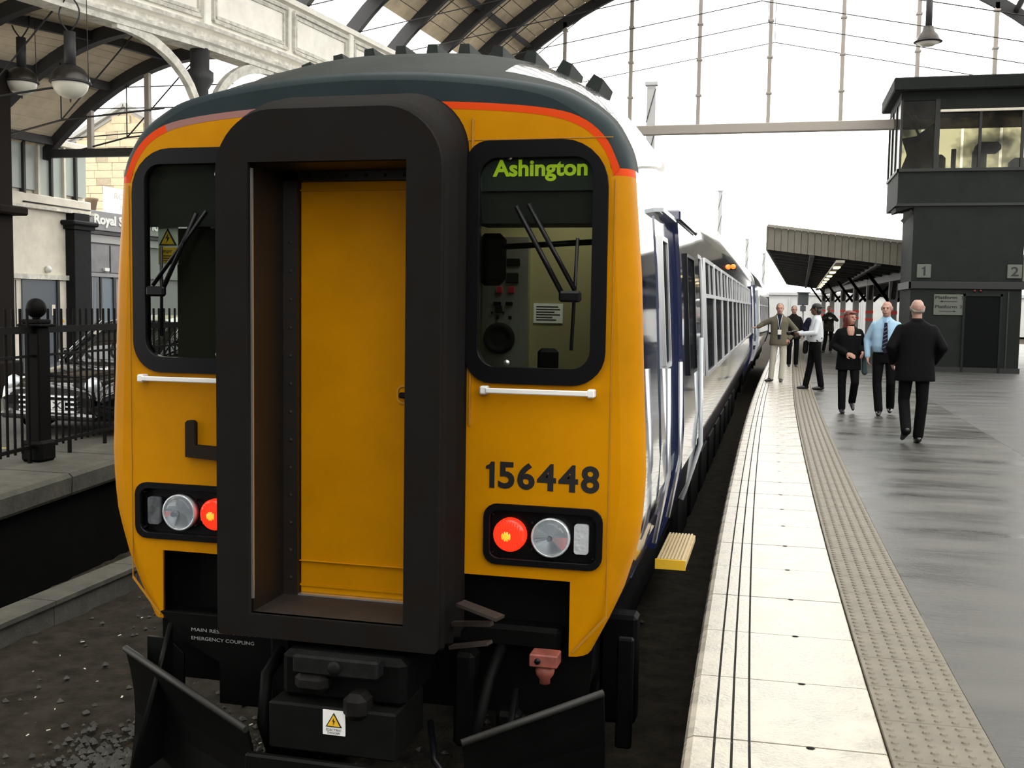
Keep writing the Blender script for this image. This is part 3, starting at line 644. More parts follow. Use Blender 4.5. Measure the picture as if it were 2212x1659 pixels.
rc = B().box(TX+.885, TX+1.015, 4.60, 4.70, .925, .985, c=.006).obj('isolating_cock', mat('cock_salmon', (.22, .055, .038), .6, noise=.4, nscale=20), car)
B().lathe((TX+.95, 4.65, .86), [(.035, .065), (.045, .04), (.04, .02), (.025, 0), (.025, -.02)], 14).obj('cock_valve', MATS['cock_salmon'], rc)
B().lathe((TX+.925, 4.598, .955), [(.014, .004), (.014, -.004)], 10, 'Y').obj('cock_screw', RUB, rc)
# snow plough: two swept blades joined by a low centre plate
PLW = mat('plough_black', (.0035, .0035, .0035), .5, spec=.12, noise=.35, nscale=6)
def blade(s, pts_out, pts_in):
    (ux, uy, uz), (ix, iy, iz) = pts_out, pts_in
    secs = []
    for t in (0, .25, .5, .75, 1):
        x, y, zt = ux+(ix-ux)*t, uy+(iy-uy)*t, uz+(iz-uz)*t; zb = .10; col_ = []
        n = 6
        for k in range(n+1):
            q = k/n; z = zt+(zb-zt)*q; c = .10*math.sin(math.pi*q)*.9; col_.append((TX+x, y+c*(.9), z))
        back = [(p[0], p[1]+.022, p[2]) for p in col_[::-1]]; secs.append(col_+back)
    o = B().loft(secs, smooth=False).obj('snow_plough_blade', PLW, car)
    B().tube([(TX+ux*1.0, uy, uz), (TX+ix, iy, iz)], .017, 8).obj('blade_rim', mat('rim_worn', (.018, .018, .016), .5, spec=.25), o)
    return o
blade(1, (1.24, 4.52, .87), (.69, 4.20, .71)); blade(-1, (-1.20, 4.62, .81), (-.30, 4.18, .665))
B().box(TX-.31, TX+.70, 4.18, 4.22, .08, .555, c=.01).obj('plough_centre', PLW, car)
flat('plough_gusset', [[(4.30, .30), (4.66, .30), (4.66, .95), (4.58, .80)]], TX-.98, TX-.955, PLW, car, ax='X')
flat('plough_gusset', [[(4.30, .30), (4.66, .30), (4.66, .80), (4.50, .60)]], TX+.80, TX+.825, PLW, car, ax='X')
flat('guard_plate', [[(TX-1.10, .87), (TX-.98, .865), (TX-.90, .80), (TX-.90, .62), (TX-1.10, .60)]], 4.66, 4.68, PLW, car)
# ------------------------------------------------------------------ car side: doors, windows, step
SX = lambda z: TX+float(np.interp(z, [p[1] for p in PR[:14]], [p[0] for p in PR[:14]]))
def sidepatch(name, y0, y1, z0, z1, off, mt, par, n=6, edge_=.0):
    zs = [z0+(z1-z0)*i/n for i in range(n+1)]
    q = [[(SX(z)+off, y, z) for z in zs]+[(SX(z)+off-.06, y, z) for z in zs[::-1]] for y in (y0, y1)]
    return B().loft(q, smooth=False).obj(name, mt, par)
def sideframe(name, y0, y1, z0, z1, off, wd, mt, par, split=None):
    b = B()
    for z in ([z0, z1] + ([split] if split else [])): b.obox((SX(z)+off, y0, z), (SX(z)+off, y1, z), .02, wd)
    for yv in (y0, y1): b.obox((SX(z0)+off, yv, z0), (SX(z1)+off, yv, z1), .02, wd, up=(0, 1, 0))
    return b.obj(name, mt, par)
cd_ = sidepatch('cab_door', 5.45, 6.05, 1.15, 3.02, .006, SIDE, car, 8); sidepatch('door_droplight', 5.62, 5.9, 2.25, 2.92, .010, SGL, cd_); sideframe('droplight_frame', 5.62, 5.9, 2.25, 2.92, .014, .025, ALU, cd_)
B().tube([(SX(1.4)+.03, 5.42, 1.35), (SX(1.7)+.05, 5.42, 1.7), (SX(2.2)+.05, 5.42, 2.25)], .012).obj('door_grab_rail', ALU, cd_)
B().tube([(SX(1.4)+.03, 6.12, 1.35), (SX(1.7)+.05, 6.12, 1.7), (SX(2.2)+.05, 6.12, 2.25)], .012).obj('door_grab_rail', ALU, cd_)
B().box(SX(3.05)-.02, SX(3.05)+.05, 5.5, 6.2, 3.045, 3.065).obj('rain_strip', SIDEL, car)
dw = sidepatch('passenger_door', 6.30, 7.50, 1.12, 3.06, .05, NAVY, car, 8)
sidepatch('door_pane', 6.62, 7.2, 2.15, 2.88, .054, SGL, dw); sideframe('door_pane_frame', 6.62, 7.2, 2.15, 2.88, .058, .02, RUB, dw)
B().box(SX(3.06)-.03, SX(3.06)+.07, 6.25, 7.6, 3.06, 3.12, c=.01).obj('door_header', NAVY, car)
B().tube([(SX(1.2)+.06, 7.56, 1.2), (SX(1.6)+.075, 7.56, 1.6), (SX(2.35)+.07, 7.56, 2.35)], .016).obj('door_edge_strip', SIDEL, dw)
sidepatch('door_pocket', 7.6, 8.1, 1.12, 3.04, .03, SIDE, car, 8)
sidepatch('slim_window', 8.18, 8.55, 2.02, 2.95, .006, SGL, car); sideframe('slim_window_frame', 8.18, 8.55, 2.02, 2.95, .012, .03, ALU, car)
st = B().box(TX+1.25, TX+1.435, 6.45, 7.25, .97, 1.015, c=.005).obj('door_step', mat('step_timber', (.42, .31, .15), .6, noise=.3), car)
b = B()
for i in range(8): b.box(TX+1.26+.021*i, TX+1.272+.021*i, 6.46, 7.24, 1.015, 1.025)
b.obj('step_tread', mat('step_rib', (.5, .40, .22), .45), st)
B().box(TX+1.25, TX+1.435, 6.435, 6.45, .965, 1.025).obj('step_edge', SIGNY, st)
def side_window(y0, y1, par, sx=None):
    w = sidepatch('side_window', y0, y1, 2.0, 2.96, .006, SGL, par, 6)
    sideframe('window_frame', y0, y1, 2.0, 2.96, .013, .032, ALU, w, split=2.66)
    b = B(); ym = (y0+y1)/2; b.obox((SX(2.66)+.013, ym, 2.66), (SX(2.96)+.013, ym, 2.96), .02, .022, up=(0, 1, 0)); b.obj('hopper_bar', ALU, w)
y = 9.05
for i in range(11): side_window(y, y+1.22, car); y += 1.42
sidepatch('passenger_door', 24.75, 25.9, 1.12, 3.06, .04, NAVY, car, 8)
B().box(SX(3.1)+.0, SX(3.1)+.05, 14.9, 15.3, 3.08, 3.17, c=.015).obj('indicator_housing', BLK, car)
B().lathe((SX(3.1)+.03, 14.88, 3.125), [(.035, .03), (.035, 0), (.02, -.02), (.001, -.025)], 12, 'Y').obj('indicator_lamp', mat('indicator_orange', (.7, .16, .02), .3, emit=(1, .22, .03), estr=1.5), car)
# far cab side window frame, underframe, bogies
b = B()
B().box(TX-1.05, TX+1.05, 5.0, 27.5, .62, .98).obj('underframe', BLK, car)
for k in range(9):
    y = 9.5+k*1.5; B().box(TX+.75, TX+1.12, y, y+1.1, .38, .92, c=.04).obj('equipment_box', BLK, car)
def bogie(yc, par):
    bo = B().box(TX-1.02, TX-.90, yc-1.5, yc+1.5, .42, .62, c=.03).box(TX+.90, TX+1.02, yc-1.5, yc+1.5, .42, .62, c=.03).box(TX-.9, TX+.9, yc-.2, yc+.2, .4, .6).obj('bogie', BLK, par)
    for dy in (-1.3, 1.3):
        for s in (-1, 1): B().lathe((TX+s*.74, yc+dy, .42), [(.08, -.09), (.42, -.07), (.42, .05), (.445, .06), (.445, .08), (.08, .09)], 26, 'X').obj('wheel', GRIME, bo)
        B().tube([(TX-.75, yc+dy, .42), (TX+.75, yc+dy, .42)], .08, 10).obj('axle', GRIME, bo)
bogie(8.2, car); bogie(24.2, car)
B().box(TX+1.22, TX+1.30, 5.05, 5.10, .40, .95, c=.01).obj('guard_bracket', BLK, car); B().box(TX+1.05, TX+1.25, 5.6, 5.75, .3, .9, c=.02).obj('guard_bracket', BLK, car)
# made-up fill light and its panel, added to brighten the cab
B().box(TX+.72, TX+.98, 5.07, 5.33, 3.215, 3.25, c=.01).obj('cab_fill_panel', mat('fill_panel_white', (.8, .8, .75), .4), car)
ld = bpy.data.lights.new('cab_fill_light', 'AREA'); ld.size = .25; ld.energy = 4; ld.color = (1, .95, .8); lo = bpy.data.objects.new('cab_fill_light', ld); COL.objects.link(lo); lo.location = (TX+.85, 5.2, 3.2); lo.parent = car; lo.matrix_parent_inverse = WM[car].inverted()
# ================================================================== second car
car2 = root('train_car', (-1.88, 28.3, 0), rz=-.0085, label='second car of the train, dark side windows, beyond the leading car', cat='train', group='cars of the diesel train')
def s2(y, t=1, inset=0): return [(p[0]-TX, y, p[2]) for p in sect(0, t, inset)]
b = B().loft([s2(0, .2, .06), s2(.08, .4, 0), s2(.5, 1), s2(11, 1), s2(22.4, 1), s2(22.9, .4, 0), s2(23, .2, .06)], closed=False, mfun=body_m)
for sidx, yv in ((0, 0), (1, 23)):
    e = s2(yv, .2, .06); b.add(e, [list(range(len(e)))], 2)
b.obj('body_shell', bodyM, car2, local=True)
U = lambda z: float(np.interp(z, [p[1] for p in PR[:14]], [p[0] for p in PR[:14]]))
def patch2(name, y0, y1, z0, z1, off, mt, n=5):
    zs = [z0+(z1-z0)*i/n for i in range(n+1)]
    return B().loft([[(U(z)+off, y, z) for z in zs]+[(U(z)+off-.06, y, z) for z in zs[::-1]] for y in (y0, y1)], smooth=False).obj(name, mt, car2, local=True)
patch2('passenger_door', 1.7, 2.9, 1.12, 3.06, .04, SIDEL); patch2('passenger_door', 19.8, 21, 1.12, 3.06, .04, NAVY)
y = 4.2
for i in range(10):
    patch2('side_window', y, y+1.22, 2.0, 2.96, .006, SGL)
    b = B()
    for z in (2.0, 2.66, 2.96): b.obox((U(z)+.012, y, z), (U(z)+.012, y+1.22, z), .02, .03)
    for yv in (y, y+1.22): b.obox((U(2)+.012, yv, 2.0), (U(2.96)+.012, yv, 2.96), .02, .03, up=(0, 1, 0))
    b.obj('window_frame', ALU, car2, local=True); y += 1.42
B().box(-1.05, 1.05, .3, 22.7, .6, .98).obj('underframe', BLK, car2, local=True)
for yc in (3.5, 19.5):
    b = B()
    for dy in (-1.3, 1.3):
        for s in (-1, 1): b.lathe((s*.74, yc+dy, .42), [(.08, -.09), (.42, -.07), (.42, .05), (.445, .08), (.08, .09)], 20, 'X')
    b.box(-1, -.9, yc-1.5, yc+1.5, .42, .62).box(.9, 1, yc-1.5, yc+1.5, .42, .62).obj('bogie', BLK, car2, local=True)
B().box(-.5, .5, -.58, .0, 1.0, 3.3, c=.05).obj('gangway', BLK, car2, local=True)
B().lathe((.95, 22.98, 1.4), [(.08, 0), (.08, .05)], 12, 'Y').obj('tail_lamp', RUB, car2, local=True)
# ================================================================== train shed
GY = 33.0
def arc_x(y): return float(np.interp(y, [-20, 5, 12, 14.84, 17.42, 19.6, 24.57, 33], [-13.6, -12.6, -11.45, -10.78, -10.08, -9.70, -9.15, -8.55]))
def circle3(p, q, r):
    A = np.array([[2*(q[0]-p[0]), 2*(q[1]-p[1])], [2*(r[0]-p[0]), 2*(r[1]-p[1])]]); c = np.array([q[0]**2+q[1]**2-p[0]**2-p[1]**2, r[0]**2+r[1]**2-p[0]**2-p[1]**2])
    x, z = np.linalg.solve(A, c); return float(x), float(z), math.hypot(x-p[0], z-p[1])
CX, CZ, CR = circle3((-8.335, 10.2), (-5.80, 11.91), (5.67, 11.45))
AL = math.pi-math.asin((9.0-CZ)/CR); AR = math.asin((8.6-CZ)/CR)          # spring angles, left and right
def rp(a, r, y): return (CX+r*math.cos(a)+arc_x(y)-arc_x(GY), y, CZ+r*math.sin(a))
stat = [ROOF_START] + [y for y in (-3, 1, 5, 9, 12, 14.84, 17.42, 19.6, 22, 24.57, 27, 30)] + [GY]
shed = root('shed_roof', (0, 15, 9), kind='structure', label='arched iron and timber roof of the main train shed', cat='roof')
A0 = AL-(.95/CR); nb = 56
SKY_I = (17, 52)                                       # boards left out for the glazed ridge
for i in range(nb):                                    # boards, one strip each
    if SKY_I[0] <= i < SKY_I[1]: continue
    a, c = A0+(AR-A0)*i/nb, A0+(AR-A0)*(i+.945)/nb
    q = [[rp(a, CR, y), rp(c, CR, y), rp(c, CR+.03, y), rp(a, CR+.03, y)] for y in stat]
    B().loft(q, smooth=False).obj('roof_board', BOARD, shed)
for k0, k1 in ((0, SKY_I[0]), (SKY_I[1], nb)):
    q = [[rp(A0+(AR-A0)*(k0+(k1-k0)*k/12)/nb, CR+.06, y) for k in range(13)] for y in stat]
    B().loft(q, closed=False, caps=False).obj('roof_skin', SKIN_R, shed)
q = [[rp(A0+(AR-A0)*(SKY_I[0]+(SKY_I[1]-SKY_I[0])*k/6)/nb, CR+.03, y) for k in range(7)] for y in stat]
B().loft(q, closed=False, caps=False).obj('ridge_glazing', glass('roof_glass', (.90, .90, .88), .3), shed)
ribs = [GY, 30.7, 28.55, 26.3, 24.1, 21.8, 19.5, 17.2, 14.9, 12.6, 9, 5, 1, -3, ROOF_START]
for y in ribs:
    n = 30; q = []
    for k in range(n+1):
        a = AL+(AR-AL)*k/n; q.append([rp(a, CR-.30, y-.10), rp(a, CR+.02, y-.10), rp(a, CR+.02, y+.10), rp(a, CR-.30, y+.10)])
        q[-1] = [(p[0], yy_, p[2]) for p, yy_ in zip(q[-1], (y-.07, y-.07, y+.07, y+.07))]
    B().loft(q, smooth=False).obj('rib', RIB, shed)
    f0 = rp(AL, CR-.15, y); f1 = rp(AR, CR-.15, y); m0 = ((f0[0]+f1[0])/2, y, 10.4)
    if y > 12:
        B().tube([f0, m0, f1], .013, 6).tube([m0, (m0[0], y, 12.9)], .010, 6).tube([f0, (f0[0]+4.2, y, 12.1)], .014, 6).obj('tie_rod', RIB, shed)
        B().lathe((f0[0], y, f0[2]-.10), [(.02, -.06), (.09, -.02), (.09, .03), (.05, .10)], 10).obj('rib_shoe', RIB, shed)
for i in (4, 11, 18, 25, 32, 39, 46, 53):
    a = A0+(AR-A0)*i/nb; q = [[rp(a-.006, CR-.14, y), rp(a+.006, CR-.14, y), rp(a+.006, CR, y), rp(a-.006, CR, y)] for y in stat]
    B().loft(q, smooth=False).obj('purlin', RIB, shed)
# ---- unseen wall added on the right to hold back side light
wr_ = root('added_wall_right', (11, 8, PZ), kind='structure', label='unseen dark wall added right of the platform to hold back side light', cat='wall')
B().box(10.9, 11.3, -16, 30.5, PZ, 5.2).obj('wall_face', mat('added_side_wall', (.09, .075, .06), .8, noise=.4, nscale=3), wr_)
wb_ = root('added_wall_rear', (0, -14.5, 0), kind='structure', label='unseen dark wall added behind the photographer to shape the light on the train front', cat='wall')  # unseen wall added to darken reflections; its upper right opening lights the train
B().box(-16, 11.3, -14.9, -14.4, -.2, 4.6).box(-16, -.6, -14.9, -14.4, 4.6, 15).obj('wall_face', mat('added_rear_wall', (.05, .043, .036), .85, noise=.4, nscale=3), wb_)
for i in range(6): B().box(0.4+2.0*i-.06, 0.4+2.0*i+.06, -14.7, -14.58, 4.6, 14).obj('mullion', MULL, wb_)
# ---- arcade girder on the left, following the curve of the station
gird = root('arcade_girder', (-9.7, 19.6, 7), kind='structure', label='cream panelled girder curving along the left of the main roof', cat='girder')
gp = [(-.25, 7.0), (.12, 7.0), (.12, 7.09), (.18, 7.12), (.18, 7.19), (.09, 7.22), (.09, 7.30), (.20, 7.34), (.20, 7.41), (.05, 7.45), (.05, 8.40), (.16, 8.43), (.16, 8.54), (-.25, 8.54)]
gst = [3, 7, 10, 12, 13.5, 14.84, 16.2, 17.42, 18.5, 19.6, 21, 22.6, 24.57, 27, 30, 33]
GMOULD = [CREAM, CREAMG]
B().loft([[(arc_x(y)+o, y, z) for o, z in gp] for y in gst], smooth=False, mfun=lambda i, k: 1 if k in (1, 3, 5, 7, 0, 8) else 0).obj('girder_body', GMOULD, gird)
y = 10.15
while y < 31:
    y0, y1 = y+.12, y+2.33; b = B()
    def gx(t): return arc_x(t)+.05
    for (z0, z1, m_, dx) in ((7.55, 8.33, 0, .06), (7.64, 8.24, .1, .03)):
        a, c = y0+m_, y1-m_
        b.obox((gx(a)+dx/2, a, z0), (gx(c)+dx/2, c, z0), dx, .06).obox((gx(a)+dx/2, a, z1), (gx(c)+dx/2, c, z1), dx, .06)
        b.obox((gx(a)+dx/2, a, z0), (gx(a)+dx/2, a, z1), .06, dx, up=(1, 0, 0)).obox((gx(c)+dx/2, c, z0), (gx(c)+dx/2, c, z1), .06, dx, up=(1, 0, 0))
    b.obj('panel_frame', CREAMG, gird); y += 2.45
for y in (12.5, 17.42, 22.35, 27.2):
    B().box(arc_x(y)+.0, arc_x(y)+.13, y-.11, y+.11, 7.42, 8.5, c=.02).obj('pilaster', CREAM, gird)
for k, y in enumerate((17.42, 22.4, 27.4, 32.6)):
    x = arc_x(y)-.05
    co = B().lathe((x, y, PZ), [(.30, 0), (.30, .35), (.20, .5), (.17, 3.0), (.15, 5.4), (.24, 5.55), (.24, 5.7), (.17, 5.75), (.17, 6.1)], 16).obj('arcade_column', RIB)
    tag(co, ['dark iron column holding the cream girder, left of the train roof', 'dark iron girder column hidden behind the train front', 'dark iron girder column behind the train side', 'farthest dark iron girder column by the end screen'][k], 'column', 'columns of the arcade', 'structure')
    for s in (-1, 1):                                   # curved spandrel brackets
        q = []; n = 10
        for i in range(n+1):
            t = math.pi/2*i/n; rr_ = 1.75
            py = y+s*(.16+rr_*(1-math.cos(t))); pz = 7.02-rr_*.75*(1-math.sin(t)); nyv, nz = -math.cos(t)*s*-1, math.sin(t)
            X_ = arc_x(py)+.05
            dy, dz = s*-math.cos(t)*.09, math.sin(t)*.09
            q.append([(X_-.05, py-dy, pz-dz), (X_+.05, py-dy, pz-dz), (X_+.05, py+dy, pz+dz), (X_-.05, py+dy, pz+dz)])
        B().loft(q, smooth=False).obj('bracket', CREAMG, co)
# ---- end screen of the main shed
scr = root('end_screen', (0, GY, 8), kind='structure', label='glazed end screen of tall mullions under the shed arch', cat='screen')
B().box(-8.6, 9.5, GY-.12, GY+.12, 7.78, 8.06, c=.02).obj('transom', MULL, scr)
mx_ = [-6.63+2.06*i for i in range(8)]
def arch_z(x): return CZ+math.sqrt(max(.01, (CR-.15)**2-(x-CX)**2))
for i, x in enumerate(mx_):
    zt = arch_z(x); m_ = B().box(x-.055, x+.055, GY-.07, GY+.07, 8.02, zt).obj('mullion', MULL, scr)
    b = B()
    for z in np.arange(8.9, zt-.2, 1.05): b.box(x-.085, x+.085, GY-.09, GY+.09, z, z+.05)
    b.obj('mullion_clip', MULL, m_)
px_ = [-8.3]+mx_+[9.0]
for i in range(len(px_)-1):
    a, c = px_[i]+.06, px_[i+1]-.06; n = 6; top = [(a+(c-a)*k/n, max(8.1, arch_z(a+(c-a)*k/n)-.12)) for k in range(n+1)]
    flat('screen_pane', [[(a, 8.04), (c, 8.04)]+top[::-1]], GY-.004, GY+.004, glass('screen_glass', (.97, .97, .97), .25), scr)
b = B()
for z in (9.2, 10.4, 11.6): b.tube([(-8.2, GY+.1, z), (9, GY+.1, z)], .004, 5)
b.obj('screen_wire', MULL, scr)
# ================================================================== left side roof
LGY = 18.9; FX = -14.5
def lz(x): return 7.45-.139*(min(x, -10.8)+10.8)**2
lroof = root('side_roof', (-12.5, 10, 6), kind='structure', label='boarded iron roof over the car park beside the girder', cat='roof')
lst = [ROOF_START, -2, 3, 8, 12, 14.84, 17.42, LGY]
def lxs(s, y): x1 = arc_x(y)-.26; return -15.0+(x1+15.0)*s
nb = 24
for i in range(nb):
    q = []
    for y in lst:
        a, c = lxs(i/nb, y), lxs((i+.92)/nb, y); q.append([(a, y, lz(a)), (c, y, lz(c)), (c, y, lz(c)+.03), (a, y, lz(a)+.03)])
    for q_ in ((q[:3], q[4:]) if 7 <= i < 21 else (q,)): B().loft(q_, smooth=False).obj('roof_board', mat('side_roof_board', (.80, .68, .50), .75, noise=.15, nscale=2.5), lroof)
for k0, k1, l_ in ((0, 7, lst), (7, 21, lst[4:]), (7, 21, lst[:3]), (21, 24, lst)): B().loft([[(lxs(k/24, y), y, lz(lxs(k/24, y))+.06) for k in range(k0, k1+1)] for y in l_], closed=False, caps=False).obj('roof_skin', SKIN_R, lroof)
B().loft([[(lxs(k/24, y), y, lz(lxs(k/24, y))+.03) for k in range(7, 22)] for y in lst[2:5]], closed=False, caps=False).obj('roof_glazing', MATS['roof_glass'], lroof)
for y in (LGY, 16.9, 14.9, 12.9, 10.9, 7, 3, -2):
    q = []
    for k in range(19):
        x = lxs(k/18, y); z = lz(x); q.append([(x, y-.09, z-.24), (x, y+.09, z-.24), (x, y+.09, z+.01), (x, y-.09, z+.01)])
    B().loft(q, smooth=False).obj('rib', RIB, lroof)
    if y > 9:
        B().tube([(FX, y, 5.35), (-12.6, y, 5.75), (arc_x(y)-.3, y, 5.9)], .018, 6).tube([(-12.6, y, 5.75), (-12.6, y, 6.95)], .012, 6).tube([(-12.6, y, 5.75), (-11, y, 7.3)], .014, 6).obj('tie_rod', RIB, lroof)
for s in (.15, .42, .68, .92):
    B().loft([[(lxs(s, y)-.05, y, lz(lxs(s, y))-.16), (lxs(s, y)+.05, y, lz(lxs(s, y))-.16), (lxs(s, y)+.05, y, lz(lxs(s, y))), (lxs(s, y)-.05, y, lz(lxs(s, y)))] for y in lst], smooth=False).obj('purlin', RIB, lroof)
lscr = root('side_screen', (-12.3, LGY, 5.5), kind='structure', label='open end frame of thin posts under the side roof', cat='screen')
B().box(-14.4, -10.2, LGY-.06, LGY+.06, 5.38, 5.54).obj('transom', RIB, lscr)
for x in (-13.42, -12.13, -10.9): B().box(x-.05, x+.05, LGY-.05, LGY+.05, 5.54, lz(x)-.2).obj('mullion', MULL, lscr)
for k, (z0, z1) in enumerate(((5.75, 5.95), (6.35, 6.3), (6.75, 6.72))): B().tube([(-14.3, LGY+.05, z0), (-10.3, LGY+.05, z1)], .012, 6).obj('stay_wire', RIB, lscr)
# ================================================================== station building on the left
sb = root('station_building', (FX, 19, PZ), label='pale station building with frosted upper bay window behind the fence', cat='building')
B().box(FX-3, FX, 17.2, 20.1, PZ, 4.35).obj('ground_wall', PALE, sb)
B().box(FX-3, FX-.02, 20.1, 27, PZ, 4.45).obj('shop_wall', GREYP, sb)
bay = B().box(FX-2, FX+.10, 17.75, 20.27, 4.35, 4.62, c=.02).box(FX-2, FX+.12, 17.7, 20.32, 5.66, 5.8, c=.02).box(FX-2, FX-.05, 17.78, 20.25, 4.62, 5.66).obj('upper_bay', PALE, sb)
pys = [17.80, 18.20, 18.62, 19.02, 19.42, 19.80, 20.22]
for i in range(6):
    w = B().box(FX-.05, FX+.03, pys[i]+.03, pys[i+1]-.03, 4.70 if i in (0, 1, 4, 5) else 4.45, 5.64).obj('bay_pane', FROST, sb)
    B().box(FX-.02, FX+.09, pys[i]-.03, pys[i]+.03, 4.4, 5.66).obj('glazing_bar', PALE if i % 2 == 0 else RIB, sb)
B().box(FX, FX+.16, 17.72, 20.3, 4.33, 4.38).obj('bay_ledge', CREAMG, sb)
B().tube([(FX+.12, 18.1, 4.44), (FX+.12, 20.2, 4.44)], .015, 6).obj('conduit', RIB, sb)
B().box(FX, FX+.08, 17.6, 19.55, 2.93, 3.03).obj('lintel', CREAMG, sb)
dd = B().box(FX, FX+.03, 18.14, 19.18, PZ, 2.92).obj('doorway', GREYD, sb); B().box(FX+.03, FX+.05, 19.0, 19.1, 2.2, 2.42).obj('door_notice', PALE, dd)
B().box(FX+.03, FX+.06, 19.16, 19.24, PZ, 2.93).obj('door_post', RIB, sb)
B().lathe((FX+.02, 18.9, 3.14), [(.07, 0), (.07, .05), (.04, .09)], 12, 'X').obj('bulkhead_lamp', SIGNW, sb)
B().tube([(FX+.03, 17.95, 2.9), (FX+.03, 17.95, 1.9)], .012, 6).obj('conduit', RIB, sb)
wt = B().box(FX+.0, FX+.012, 19.32, 19.44, 1.98, 2.14).obj('warning_plate', SIGNW, sb)
flat('warning_triangle', [[(19.33, 2.05), (19.43, 2.05), (19.38, 2.13)]], FX+.012, FX+.015, SIGNY, wt, ax='X')
pl = B().box(FX-.1, FX+.22, 19.52, 20.08, PZ, 4.0, c=.01).box(FX-.1, FX+.27, 19.45, 20.15, 4.0, 4.08).box(FX-.1, FX+.33, 19.36, 20.22, 4.08, 4.18, c=.03).box(FX-.1, FX+.20, 19.55, 20.06, 4.18, 4.34).obj('pilaster', mat('pilaster_black', (.010, .011, .012), .7, noise=.3, spec=.15), sb)
B().box(FX-.05, FX+.06, 20.1, 26, 4.05, 4.47, c=.01).obj('shop_fascia', GREYP, sb)
text('shop_lettering', 'Royal Station Hotel', 20.40, 23.25, 4.12, 4.40, FX+.061, SIGNW, sb, bold=.04, depth=.015, ax='X')
B().box(FX-.05, FX+.10, 20.1, 26, 3.96, 4.02).obj('shop_cornice', RIB, sb)
B().box(FX-.02, FX+.05, 20.12, 26, 3.78, 3.95).obj('shop_frieze', mat('frieze_grey', (.34, .34, .34), .6), sb)
for i, (a, c) in enumerate(((20.16, 20.98), (21.04, 21.9))):
    p_ = B().box(FX-.02, FX+.03, a, c, 3.14, 3.74).obj('shop_panel', mat('panel_grey', (.17, .17, .18), .4, noise=.25, nscale=3), sb)
B().box(FX-.02, FX+.05, 20.1, 24, 3.04, 3.12).obj('shop_transom', GREYP, sb)
B().box(FX+.04, FX+.09, 20.74, 20.9, 3.17, 3.24).obj('exit_lamp', SIGNW, sb)
for i in range(9): B().box(FX+.0, FX+.03, 20.14+i*.052, 20.18+i*.052, PZ, 3.03).obj('shop_slat', mat('slat_grey', (.16, .175, .2), .5), sb)
B().box(FX+.0, FX+.02, 20.68, 21.1, PZ, 3.0).obj('shop_door', mat('shop_door_blue', (.13, .165, .20), .3), sb); B().box(FX+.0, FX+.05, 20.62, 20.68, PZ, 3.04).box(FX+.0, FX+.05, 21.1, 21.2, PZ, 3.04).obj('door_frame', RIB, sb)
B().box(FX+.02, FX+.2, 19.9, 20.95, 1.93, 1.98).obj('shop_ledge', PALE, sb)
hd = B().box(FX-.3, FX-.26, 21.25, 23.6, 4.47, 5.08).obj('hotel_hoarding', mat('hoarding_white', (.9, .9, .88), .5)); tag(hd, 'white hoarding lettered ROYAL above the shop fascia', 'sign')
text('hoarding_lettering', 'ROYAL', 21.62, 22.5, 4.84, 4.97, FX-.26, mat('hoarding_gold', (.60, .57, .50), .6), hd, depth=.004, ax='X'); text('hoarding_lettering', 'HOTEL', 21.85, 22.6, 4.62, 4.75, FX-.26, MATS['hoarding_gold'], hd, depth=.004, ax='X')
pot = B().lathe((FX-.15, 20.62, 4.47), [(.09, 0), (.13, .22), (.15, .24), (.15, .28), (.12, .28)], 14).obj('plant_pot', mat('terracotta_pale', (.30, .22, .15), .8)); tag(pot, 'terracotta plant pot on the shop fascia ledge', 'plant pot')
pier = B().box(-13.0, -12.42, 14.9, 15.4, PZ, 6.3, c=.03).box(-13.1, -12.36, 14.8, 15.5, PZ, 1.5, c=.03).box(-13.1, -12.2, 14.8, 15.5, 3.92, 4.06, c=.03).obj('roof_pier', mat('pier_brown', (.012, .009, .007), .8, spec=.1)); tag(pier, 'dark square roof pier at the left edge, in front of the pale building', 'pier', kind='structure')
# ---- sandstone gable behind
sg = root('sandstone_building', (-24.07, 38, PZ), label='sandstone building with a pitched gable beyond the car park', cat='building')
GX, GT, GS = -24.07, 9.80, .52
B().box(GX-5.5, GX+4.2, 36.05, 44, PZ, 7.0).obj('stone_wall', SAND, sg)
flat('gable_core', [[(GX-5.4, 7.0), (GX+4.2, 7.0), (GX+4.2, GT-GS*4.2), (GX, GT), (GX-5.4, GT-GS*5.4)]], 36.05, 37, SAND, sg)
bs = {}
z = 5.1; r = 0
while z < GT-.1:
    x = GX-3.6-(.31 if r % 2 else 0)
    while x < GX+3.2:
        L = random.choice([.5, .62, .78]); c_ = x+L/2
        if z+.29 < GT-GS*max(abs(x-GX), abs(x+L-GX)):
            if L not in bs: bs[L] = B().box(-L/2+.005, L/2-.005, -.02, .06, .005, .285, c=.008).mesh('stone')
            o = link(bs[L].copy() if False else bs[L], 'stone', SAND, sg); o.location = (c_, 36.0+random.uniform(-.012, .012), z)
            if random.random() < .15: o.material_slots[0].link = 'OBJECT'; o.material_slots[0].material = SAND2
        x += L
    z += .29; r += 1
for s in (-1, 1):
    B().obox((GX, 36.1, GT+.06), (GX+s*5.0, 36.1, GT+.06-GS*5.0), .5, .14).obj('gable_coping', LEAD, sg)
B().obox((GX, 40, GT-.1), (GX-5.2, 40, GT-.1-GS*5.2), 8, .12).obox((GX, 40, GT-.1), (GX+4.2, 40, GT-.1-GS*4.2), 8, .12).obj('roof', LEAD, sg)
